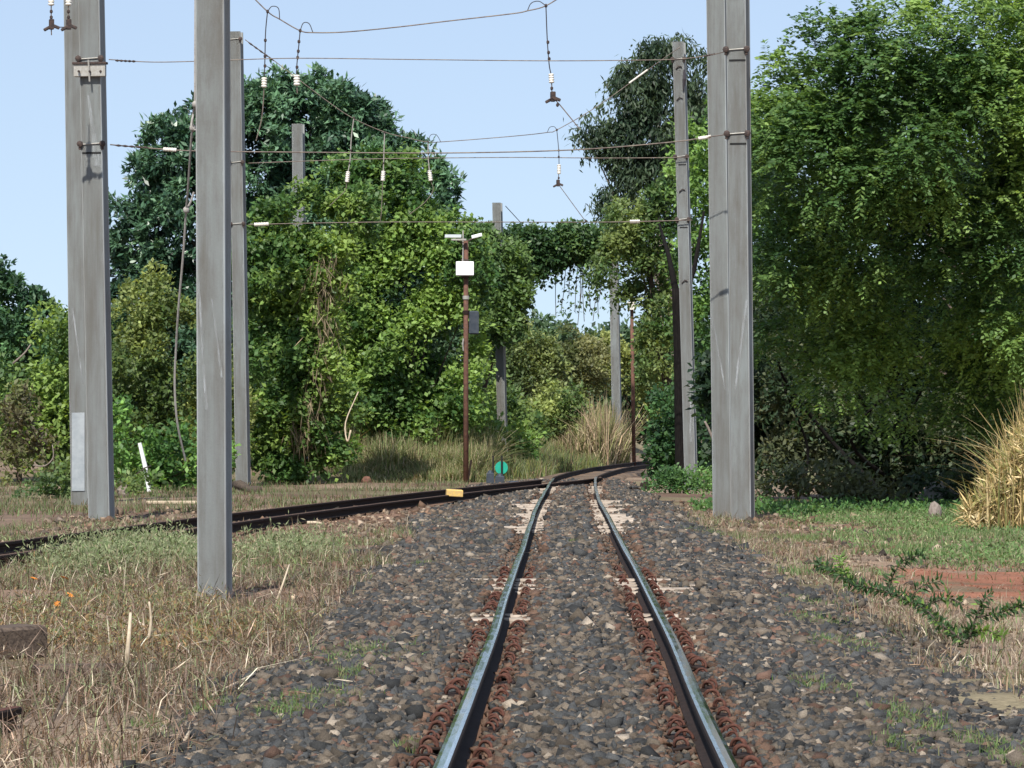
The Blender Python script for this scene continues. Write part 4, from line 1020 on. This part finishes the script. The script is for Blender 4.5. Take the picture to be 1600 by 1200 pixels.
tree('undergrowth', 'darkest thicket behind the shaded tangle on the right', 'undergrowth', 87,
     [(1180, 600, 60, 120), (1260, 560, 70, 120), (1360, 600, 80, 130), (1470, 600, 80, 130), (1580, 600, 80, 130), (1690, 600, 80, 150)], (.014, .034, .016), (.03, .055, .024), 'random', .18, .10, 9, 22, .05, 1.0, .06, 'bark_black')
# a pale bent stem by the twin poles
stick([(1128, 772, 84), (1118, 700, 84), (1108, 672, 84), (1101, 658, 84)], .04, 'pale bent stem between the slim and the twin poles', None, 'bark_grey', 'bent_stem')
stick([(548, 672, 105), (543, 690, 105), (540, 660, 105.2), (560, 612, 105.4)], .025, 'pale thin dead stem left of the dry grass slope', None, 'wood_pale', 'dead_sapling')
stick([(20, 568, 104), (38, 552, 104), (48, 538, 104)], .03, 'pale dead branch in the light green left shrub', None, 'bark_grey', 'dead_branch')
stick([(52, 727, 100), (70, 728, 100), (83, 715, 100), (82, 695, 100)], .022, 'pale crooked twig low in the withered left shrub', None, 'bark_grey', 'dead_branch')

# ------------------------------------------------------------------ grass
def blades(name, x, y, h, wd, tint, label, lean=.35, matl='grass', z=None, curl=.5, kind='stuff', parent=None):
    n = len(x); zb_ = (gz(x, y) - .03) if z is None else z
    a = rng.uniform(0, 2 * math.pi, n); ln = np.abs(rng.normal(0, lean, n))
    dv = np.stack([np.cos(a), np.sin(a), np.zeros(n)], 1) * ln[:, None]; up = np.array([0, 0, 1.])
    b = np.stack([x, y, zb_], 1); h = h[:, None]
    p1 = b + (up * .55 + dv * .35) * h; p2 = b + (up * (1 - curl * np.minimum(ln, 1)[:, None] * .6) + dv * 1.0) * h
    fa = rng.uniform(0, math.pi, n); sd = np.stack([np.cos(fa), np.sin(fa), np.zeros(n)], 1) * wd[:, None] / 2
    V = np.stack([b - sd, b + sd, p1 + sd * .8, p1 - sd * .8, p2 + sd * .15, p2 - sd * .15], 1).reshape(-1, 3)
    i = np.arange(n)[:, None] * 6
    Fc = np.concatenate([i + np.array([[0, 1, 2, 3]]), i + np.array([[3, 2, 4, 5]])], 0)
    o = link_mesh(name, np_mesh(name, V, Fc, np.repeat(tint, 6, 0)), M[matl], parent)
    if parent is None: tag(o, label, None, None, kind)
    return o
def tints(n, cols, probs, j=.25):
    c = np.array(cols)[rng.choice(len(cols), n, p=probs)]; return c * np.exp(rng.normal(0, j, (n, 1)))
def scatter(n, x0, x1, y0, y1, dens=None):
    x = rng.uniform(x0, x1, n); y = rng.uniform(y0, y1, n)
    if dens is not None:
        k = rng.random(n) < dens(x, y); x, y = x[k], y[k]
    return x, y
PINK, TAN, STR, GRN, PGR, RUS = (.19, .135, .105), (.20, .145, .09), (.37, .31, .235), (.085, .125, .045), (.175, .20, .105), (.105, .065, .042)
inview = lambda x, y: (np.abs(x) < .14 * y + 1.2)
# left dry weeds
off_b = lambda x, y: (x < edge(y, -1) + .12) & (np.abs(x - bfar(y) - .48) > np.where(y > 30, .75, 0))
def dL(x, y): return inview(x, y) & off_b(x, y) & (x > -8)
def dry_den(x, y): return dL(x, y) * np.clip(noise2(x, y, 1.3, 100.) * 2.2 - .55, .06, 1) * np.clip(1.25 - (y - 30) / 25, .10, 1)
x, y = scatter(150000, -6, -1.2, 15, 62, dry_den); n = len(x)
blades('dry_grass', x, y, rng.uniform(.04, .25, n) * (.35 + 1.1 * noise2(x, y, .9, 102.)), rng.uniform(.004, .009, n), tints(n, [PINK, TAN, STR, RUS, PGR], [.28, .16, .08, .22, .26], .45), 'dry pinkish weeds and straw left of the ballast', 1.0, 'straw')
x, y = scatter(2300, -5, -1.35, 16, 46, lambda x, y: dL(x, y) * np.clip(noise2(x, y, 1.1, 104.) * 2 - .75, 0, 1)); n = len(x)
blades('dry_stalks', x, y, rng.uniform(.10, .32, n), rng.uniform(.005, .011, n), tints(n, [STR, (.5, .44, .35), RUS], [.5, .3, .2]), 'pale dead stalks standing among the left weeds', .45, 'straw')
def grn_den(x, y): return dL(x, y) * np.clip(noise2(x, y, .8, 106.) * 2.6 - 1.1, 0, 1) * np.clip(1.2 - np.abs(y - 47) / 17, 0, 1) * np.where((x > bnear(y) - .2) & (x < bnear(y) + 1.8) & (y > 50), .12, 1)
x, y = scatter(90000, -7.5, -1.2, 33, 64, grn_den); n = len(x)
blades('green_weeds', x, y, rng.uniform(.03, .17, n), rng.uniform(.006, .014, n), tints(n, [GRN, PGR, (.20, .22, .11), TAN], [.24, .36, .22, .18], .35), 'grey green weeds between the largest pole and the branch track', .9, 'grass')
# tangle of dead stems lying every way
x, y = scatter(26000, -4.5, -1.2, 15.5, 44, lambda x, y: dL(x, y) * np.clip(noise2(x, y, 1.0, 101.) * 2.2 - .5, .1, 1) * np.clip(1.3 - (y - 16) / 26, .15, 1)); n = len(x)
o = link_mesh('dead_stems', leaf_mesh('dead_stems', np.stack([x, y, gz(x, y) + rng.uniform(-.01, .13, n)], 1), rng.normal(0, .6, (n, 3)) * np.array([1, 1, .7]) + np.array([0, 0, .15]), rng.uniform(.04, .20, n), rng.uniform(.003, .008, n), tints(n, [PINK, STR, RUS, (.06, .045, .035)], [.36, .10, .30, .24], .45)), M['straw']); tag(o, 'tangle of dead brown and pale stems at the lower left', None, None, 'stuff')
# bushy weeds, left of the largest pole
cxs = np.array([(at(x_, y_, d_)[0], d_) for x_, y_, d_ in ((150, 890, 42), (200, 875, 44), (250, 865, 45), (230, 885, 42), (170, 900, 41), (285, 855, 46), (120, 905, 40), (290, 880, 43), (130, 880, 43), (215, 855, 46), (265, 845, 47.5), (180, 860, 46), (240, 845, 47.5), (430, 860, 47), (450, 870, 46), (470, 850, 49))])
bb = []
for (X0, Y0) in cxs:
    n = 2600; q = rng.normal(0, 1, (n, 3)) * np.array([.26, .6, .0]); hh = np.abs(rng.normal(0, .12, n)); bb.append(np.stack([X0 + q[:, 0], Y0 + q[:, 1], gz(X0 + q[:, 0], Y0 + q[:, 1]) + hh], 1))
bb = np.concatenate(bb); n = len(bb)
o = link_mesh('leafy_weeds', leaf_mesh('leafy_weeds', bb, rng.normal(0, .7, (n, 3)) + np.array([0, 0, .6]), rng.uniform(.03, .09, n), rng.uniform(.008, .02, n), tints(n, [(.12, .165, .065), PGR, (.23, .26, .14), (.25, .22, .14)], [.2, .4, .25, .15])), M['grass'])
tag(o, 'soft grey green leafy weeds beside the branch track rails', None, None, 'stuff')
bb = []
for x_, y_ in ((40, 900), (90, 890), (60, 940), (120, 930), (20, 960), (170, 930), (220, 925), (110, 965), (160, 985), (250, 960), (290, 945), (60, 990), (200, 1000), (300, 1000), (250, 1015), (390, 985), (420, 965), (385, 965), (270, 925), (330, 975)):
    d_ = 1.36 * F / (y_ - HY); X0 = (x_ - 800) / F * d_; n = 700
    q = rng.normal(0, 1, (n, 2)) * np.array([.17, .55]); bb.append(np.stack([X0 + q[:, 0], d_ + q[:, 1], gz(X0 + q[:, 0], d_ + q[:, 1]) + np.abs(rng.normal(0, .075, n))], 1))
bb = np.concatenate(bb); n = len(bb); og = np.clip((bb[:, 1] - 26) / 12, 0, 1)
tt = np.where((rng.random(n) < .25 + .6 * og)[:, None], tints(n, [(.13, .16, .06), PGR, (.20, .19, .09)], [.4, .3, .3]), tints(n, [(.20, .13, .06), (.26, .17, .08), RUS], [.4, .25, .35]))
o = link_mesh('low_forbs', leaf_mesh('low_forbs', bb, rng.normal(0, .7, (n, 3)) + np.array([0, 0, .45]), rng.uniform(.02, .07, n), rng.uniform(.006, .016, n), tt), M['grass']); tag(o, 'patchy low forbs, olive to orange brown, at the left of the picture', None, None, 'stuff')
# weeds along and beyond the branch track
x, y = scatter(60000, -13, 1.0, 55, 122, lambda x, y: inview(x, y) * (x < bfar(y) - .45) * ~((np.abs(x + .35) < .75) & (y > 96) & (y < 110.5)) * np.clip(noise2(x, y, .5, 110.) * 2.2 - .6, .08, 1)); n = len(x)
blades('verge_grass', x, y, rng.uniform(.04, .20, n), rng.uniform(.010, .020, n), tints(n, [GRN, PGR, TAN, RUS], [.38, .27, .2, .15]), 'short mixed grass behind the branch track', .5, 'grass')
x, y = scatter(3500, -7, 0, 31, 100, lambda x, y: inview(x, y) * (np.abs(x - bfar(y) - .48) < .6)); n = len(x)
blades('track_weeds', x, y, rng.uniform(.03, .14, n), rng.uniform(.008, .016, n), tints(n, [GRN, TAN, PGR], [.4, .3, .3]), 'sparse weeds growing between the branch track rails', .5, 'grass')
# dry grass slope left of the rusty mast
sl_den = lambda x, y: ((x > (535 - 800) / F * y) & (x < (770 - 800) / F * y)) * np.clip(noise2(x, y, .7, 112.) * 1.6, .2, 1)
x, y = scatter(70000, -6, 0, 112.8, 122, sl_den); n = len(x)
blades('tall_grass', x, y, rng.uniform(.35, 1.6, n) * np.clip((y - 111.5) / 5, .2, 1) * (.55 + noise2(x, y, .9, 113.)), rng.uniform(.016, .034, n), tints(n, [(.15, .19, .07), (.34, .28, .16), (.44, .37, .25), RUS, (.22, .26, .11)], [.28, .22, .16, .04, .30]), 'mixed dry and green tall grass slope left of the rusty mast', .6, 'grass')
x, y = scatter(26000, -1.5, 3.2, 116, 150, lambda x, y: (x < tcx(y) - 1.4) * 1.); n = len(x)
blades('verge_grass', x, y, rng.uniform(.15, .7, n), rng.uniform(.016, .034, n), tints(n, [GRN, PGR, TAN, (.2, .22, .07)], [.3, .25, .2, .25]), 'sunlit grass behind the junction', .4, 'grass')
x, y = scatter(16000, (855 - 800) / F * 150, (1015 - 800) / F * 150, 147, 157, lambda x, y: (x < tcx(y) - 1.2) * np.clip(noise2(x, y, .7, 130.) * 1.8 - .2, .05, 1)); n = len(x)
blades('dry_reeds', x, y, rng.uniform(.5, 2.5, n) * np.clip(.25 + (x - 1.2) / 2.0, .3, 1) * (.55 + .7 * noise2(x, y, .8, 131.)), rng.uniform(.022, .045, n), tints(n, [(.33, .24, .16), (.36, .29, .19), (.16, .17, .07), (.24, .24, .10)], [.3, .22, .24, .24], .35), 'tall pinkish dry reeds behind the curving rails', .42, 'straw')
# right side
off_r = lambda x, y: (x > edge(y, 1) - .1) & inview(x, y) & (x < 12)
not_red = lambda x, y: np.clip(np.hypot((x - 5.0) / 1.5, (y - 40.2) / 5.3) - .55, 0.16, 1)
x, y = scatter(120000, 2.4, 7, 13, 66, lambda x, y: off_r(x, y) * np.clip(1.5 - (x - 2.7) / .8, .06, 1) * np.clip(noise2(x, y, .8, 120.) * 1.6 - .2, .25, 1) * not_red(x, y)); n = len(x)
blades('dry_grass', x, y, rng.uniform(.04, .21, n) * (.3 + 1.1 * noise2(x, y, 1.1, 121.)), rng.uniform(.004, .010, n), tints(n, [PINK, TAN, STR, PGR, GRN], [.28, .26, .22, .12, .12], .35), 'dry pale grass strip right of the ballast', 1.0, 'straw')
x, y = scatter(110000, 2.6, 11, 40, 80, lambda x, y: off_r(x, y) * np.clip(noise2(x, y, .6, 124.) * 2.6 - 1.3 + np.clip((x - 4.2) * 1.0, -1, 1.3) * np.clip((y - 43) / 4, -.5, 1), 0, 1) * not_red(x, y) * np.where((np.abs(x - 4.3) < 1.2) & (y > 58) & (y < 74), .1, 1)); n = len(x)
blades('green_grass', x, y, rng.uniform(.03, .16, n), rng.uniform(.007, .016, n), tints(n, [(.085, .15, .05), (.13, .19, .075), (.22, .22, .12)], [.35, .37, .28], .35), 'short green grass before the spreading tree', .7, 'grass')
x, y = scatter(9000, 3.2, 10.5, 72, 77.5, lambda x, y: inview(x, y) * np.clip(noise2(x, y, 1.2, 126.) * 2 - .2, 0, 1)); n = len(x)
z = gz(x, y) + np.abs(rng.normal(0, .09, n))
o = link_mesh('clover_edge', leaf_mesh('clover_edge', np.stack([x, y, z], 1), rng.normal(0, .8, (n, 3)) + np.array([0, 0, .4]), rng.uniform(.05, .12, n), rng.uniform(.03, .06, n), tints(n, [(.06, .14, .04), (.10, .19, .055)], [.5, .5])), M['leaf']); tag(o, 'band of leafy green weeds along the shade of the spreading tree', None, None, 'stuff')
# clods, pebbles and leaf crumbs on the bare earth
cx_, cy_ = scatter(80000, -7, 10, 14, 80, lambda x, y: inview(x, y) * ((x > edge(y, 1) - .05) | ((x < edge(y, -1) + .1) & (y < 75))) * np.clip(noise2(x, y, .9, 140.) * 1.8 - .3, .3, 1)); n = len(cx_)
rad = np.clip(rng.lognormal(math.log(.014), .5, n), .006, .06) * np.clip(cy_ / 45, .7, 1.5)
cc_ = tints(n, [(.13, .082, .055), (.20, .145, .10), (.09, .07, .055), (.26, .20, .145)], [.4, .25, .2, .15], .35)
redp = (np.hypot((cx_ - 5.0) / 1.5, (cy_ - 40.6) / 4.2) < 1.0)[:, None]
rad = np.where(redp[:, 0], rad * .38, rad); cc_ = np.where(redp, np.array([.20, .08, .048]) * np.exp(rng.normal(0, .35, (n, 1))), cc_)
V_, F_, T_ = stones(np.stack([cx_, cy_, gz(cx_, cy_) + rad * .2], 1), rad, cc_, block())
o = link_mesh('clods', np_mesh('clods', V_, F_, T_), M['stone']); tag(o, 'small clods and pebbles scattered over the bare earth beside the ballast', None, None, 'stuff')
# scattered tufts on the bare earth to the right
tx, ty = scatter(1500, 2.7, 10, 16, 74, lambda x, y: inview(x, y) * (x > edge(y, 1) + .05) * not_red(x, y)); k = 22
x = np.repeat(tx, k) + rng.normal(0, .07, len(tx) * k); y = np.repeat(ty, k) + rng.normal(0, .10, len(tx) * k); n = len(x)
cT = np.repeat(tints(len(tx), [GRN, PGR, TAN, STR, (.11, .19, .06)], [.22, .22, .24, .14, .18], .3), k, 0) * np.exp(rng.normal(0, .25, (n, 1)))
blades('grass_tufts', x, y, rng.uniform(.03, .13, n), rng.uniform(.005, .011, n), cT, 'small loose grass tufts on the tan earth at the right', 1.0, 'grass')
x, y = scatter(60000, 4.2, 9.8, 46, 76, lambda x, y: inview(x, y) * np.clip(noise2(x, y, .8, 150.) * 2.2 - 1.0 + np.clip((x - 4.8) * .5, -.6, .8), 0, 1)); n = len(x)
o = link_mesh('ground_forbs', leaf_mesh('ground_forbs', np.stack([x, y, gz(x, y) + np.abs(rng.normal(0, .045, n))], 1), rng.normal(0, .8, (n, 3)) + np.array([0, 0, .45]), rng.uniform(.03, .09, n), rng.uniform(.012, .03, n), tints(n, [(.09, .165, .05), (.13, .20, .075), (.20, .21, .11)], [.4, .35, .25])), M['grass']); tag(o, 'soft green forbs spreading in front of the grass clump', None, None, 'stuff')
# weeds sprouting in the ballast
pp = []
for x_, y_, s_ in ((560, 1022, .18), (490, 1095, .12), (440, 1110, .09), (550, 1055, .07), (385, 980, .16), (420, 970, .1), (1275, 960, .14), (1320, 1000, .16), (1260, 930, .1), (1280, 1072, .1), (1240, 830, .2), (1090, 825, .2), (900, 850, .06), (760, 850, .06), (700, 810, .2), (660, 880, .07), (1420, 1110, .1), (1440, 1130, .12), (1150, 830, .3), (230, 1110, .05), (330, 1090, .06), (640, 1175, .03), (1550, 1150, .1), (1590, 1170, .1), (1400, 1165, .06)):
    d_ = 1.36 * F / (y_ - HY); X0 = (x_ - 800) / F * d_; k = int(3800 * s_)
    pp.append(np.stack([X0 + rng.normal(0, s_ * .9, k), d_ + rng.normal(0, s_ * 3.4, k)], 1))
pp = np.concatenate(pp); n = len(pp); x, y = pp.T
blades('sprouting_weeds', x, y, rng.uniform(.03, .085, n), rng.uniform(.004, .010, n), tints(n, [(.10, .165, .055), (.15, .21, .08), (.20, .20, .10)], [.4, .35, .25]), 'small bright green weeds sprouting in the ballast', .7, 'grass', zb(x, y))
# straw litter on the ballast
x, y = scatter(2600, -1.6, 2.9, 15, 50, lambda x, y: np.clip((np.abs(x - .5) - .8) * .7, .03, 1)); n = len(x)
a = rng.uniform(0, 6.28, n); o = link_mesh('straw_litter', leaf_mesh('straw_litter', np.stack([x, y, zb(x, y) + .035], 1), np.stack([np.cos(a), np.sin(a), rng.normal(.05, .12, n)], 1), rng.uniform(.04, .16, n), rng.uniform(.004, .009, n), tints(n, [STR, TAN, (.3, .2, .12)], [.4, .35, .25])), M['straw']); tag(o, 'straw and twig litter strewn over the ballast', None, None, 'stuff')

# tall dry grass clump at the right edge
c = at(1590, 775, 62); g = gz1(c[0], 62)
r = empty('grass_clump', (c[0], 62, g), 'tall golden dry grass clump at the right picture edge', 'grass clump')
n = 1500; x = np.maximum(c[0] + .32 + rng.normal(0, .48, n), c[0] - .62); y = 62 + rng.normal(0, .5, n)
hh = rng.uniform(.5, 2.35, n) * np.clip(1.15 - np.abs(x - c[0] - .45) / 1.5, .25, 1)
blades('blades', x, y, hh, rng.uniform(.014, .035, n), tints(n, [(.42, .31, .15), (.48, .38, .20), (.28, .24, .09), (.18, .20, .07)], [.38, .27, .2, .15], .3), None, .42, 'straw', None, .8, parent=r)
n = 7000; t_ = rng.random(n); x2 = np.maximum(c[0] + rng.normal(.33, .5, n), c[0] - .75); z2 = g + rng.uniform(.1, 1.75, n) * np.clip(1.1 - np.abs(x2 - c[0] - .45) / 1.3, .2, 1)
link_mesh('leaves', leaf_mesh('leaves', np.stack([x2, 62 + rng.normal(-.1, .4, n), z2], 1), rng.normal(0, .7, (n, 3)) + np.array([-.12, 0, .25]), rng.uniform(.12, .36, n), rng.uniform(.012, .032, n), tints(n, [(.45, .34, .16), (.52, .42, .24), (.25, .24, .09)], [.45, .3, .25], .3)), M['straw'], r)

# feathery fallen branch, right foreground
r = empty('fallen_branch', at(1510, 1005, 28), 'feathery green branch lying on dry grass right of the ballast', 'branch')
stems = [([(1512, 1005, 28), (1470, 975, 28.4), (1440, 948, 28.8), (1400, 930, 29.2), (1360, 918, 29.5), (1335, 916, 29.8)], .014), ([(1335, 916, 29.8), (1322, 900, 30), (1310, 868, 30.2)], .009), ([(1335, 916, 29.8), (1300, 890, 30.2), (1275, 880, 30.5)], .008),
         ([(1385, 932, 29.4), (1395, 900, 29.4), (1412, 876, 29.4), (1444, 866, 29.3)], .010), ([(1420, 938, 29), (1440, 916, 29), (1470, 908, 29)], .008), ([(1440, 948, 28.8), (1480, 935, 28.7), (1500, 942, 28.6)], .009), ([(1512, 1005, 28), (1525, 965, 28), (1535, 940, 28), (1548, 930, 28)], .012), ([(1525, 965, 28), (1570, 955, 27.8), (1610, 938, 27.6)], .010), ([(1500, 990, 28.1), (1540, 985, 27.9), (1565, 995, 27.8)], .008)]
lb, ld, lt = [], [], []
m = MB()
for pts, r0 in stems:
    C = curve(pxs(pts), 6); m.tube(C, list(np.linspace(r0 * .7, r0 * .3, len(C))), 6)
    C = np.array(C); 
    seg = np.linalg.norm(np.diff(C, axis=0), axis=1); cum = np.concatenate([[0], np.cumsum(seg)])
    bright = rng.random() < .35
    for q in np.arange(.03, cum[-1], .0085):
        p = np.array([np.interp(q, cum, C[:, k]) for k in range(3)]); p2 = np.array([np.interp(q + .01, cum, C[:, k]) for k in range(3)])
        tdir = norm(p2 - p + 1e-6); fr = q / cum[-1]
        for s2 in (-1, 1):
            sd = norm(np.array([-tdir[2], rng.normal(0, .55), tdir[0]])) * s2
            lb.append(p + rng.normal(0, .010, 3)); ld.append(sd + tdir * .5 + rng.normal(0, .38, 3))
            bc = np.array([.14, .23, .05]) if (bright and fr > .4) or rng.random() < .12 else np.array([.045, .09, .032])
            lt.append(bc * math.exp(rng.normal(0, .3)))
m.build('stem', M['bark'], r, True)
n = len(lb); link_mesh('leaflets', leaf_mesh('leaflets', np.array(lb), np.array(ld), rng.uniform(.035, .08, n), rng.uniform(.014, .024, n), np.array(lt)), M['leaf'], r)
print('objects', len(bpy.data.objects))
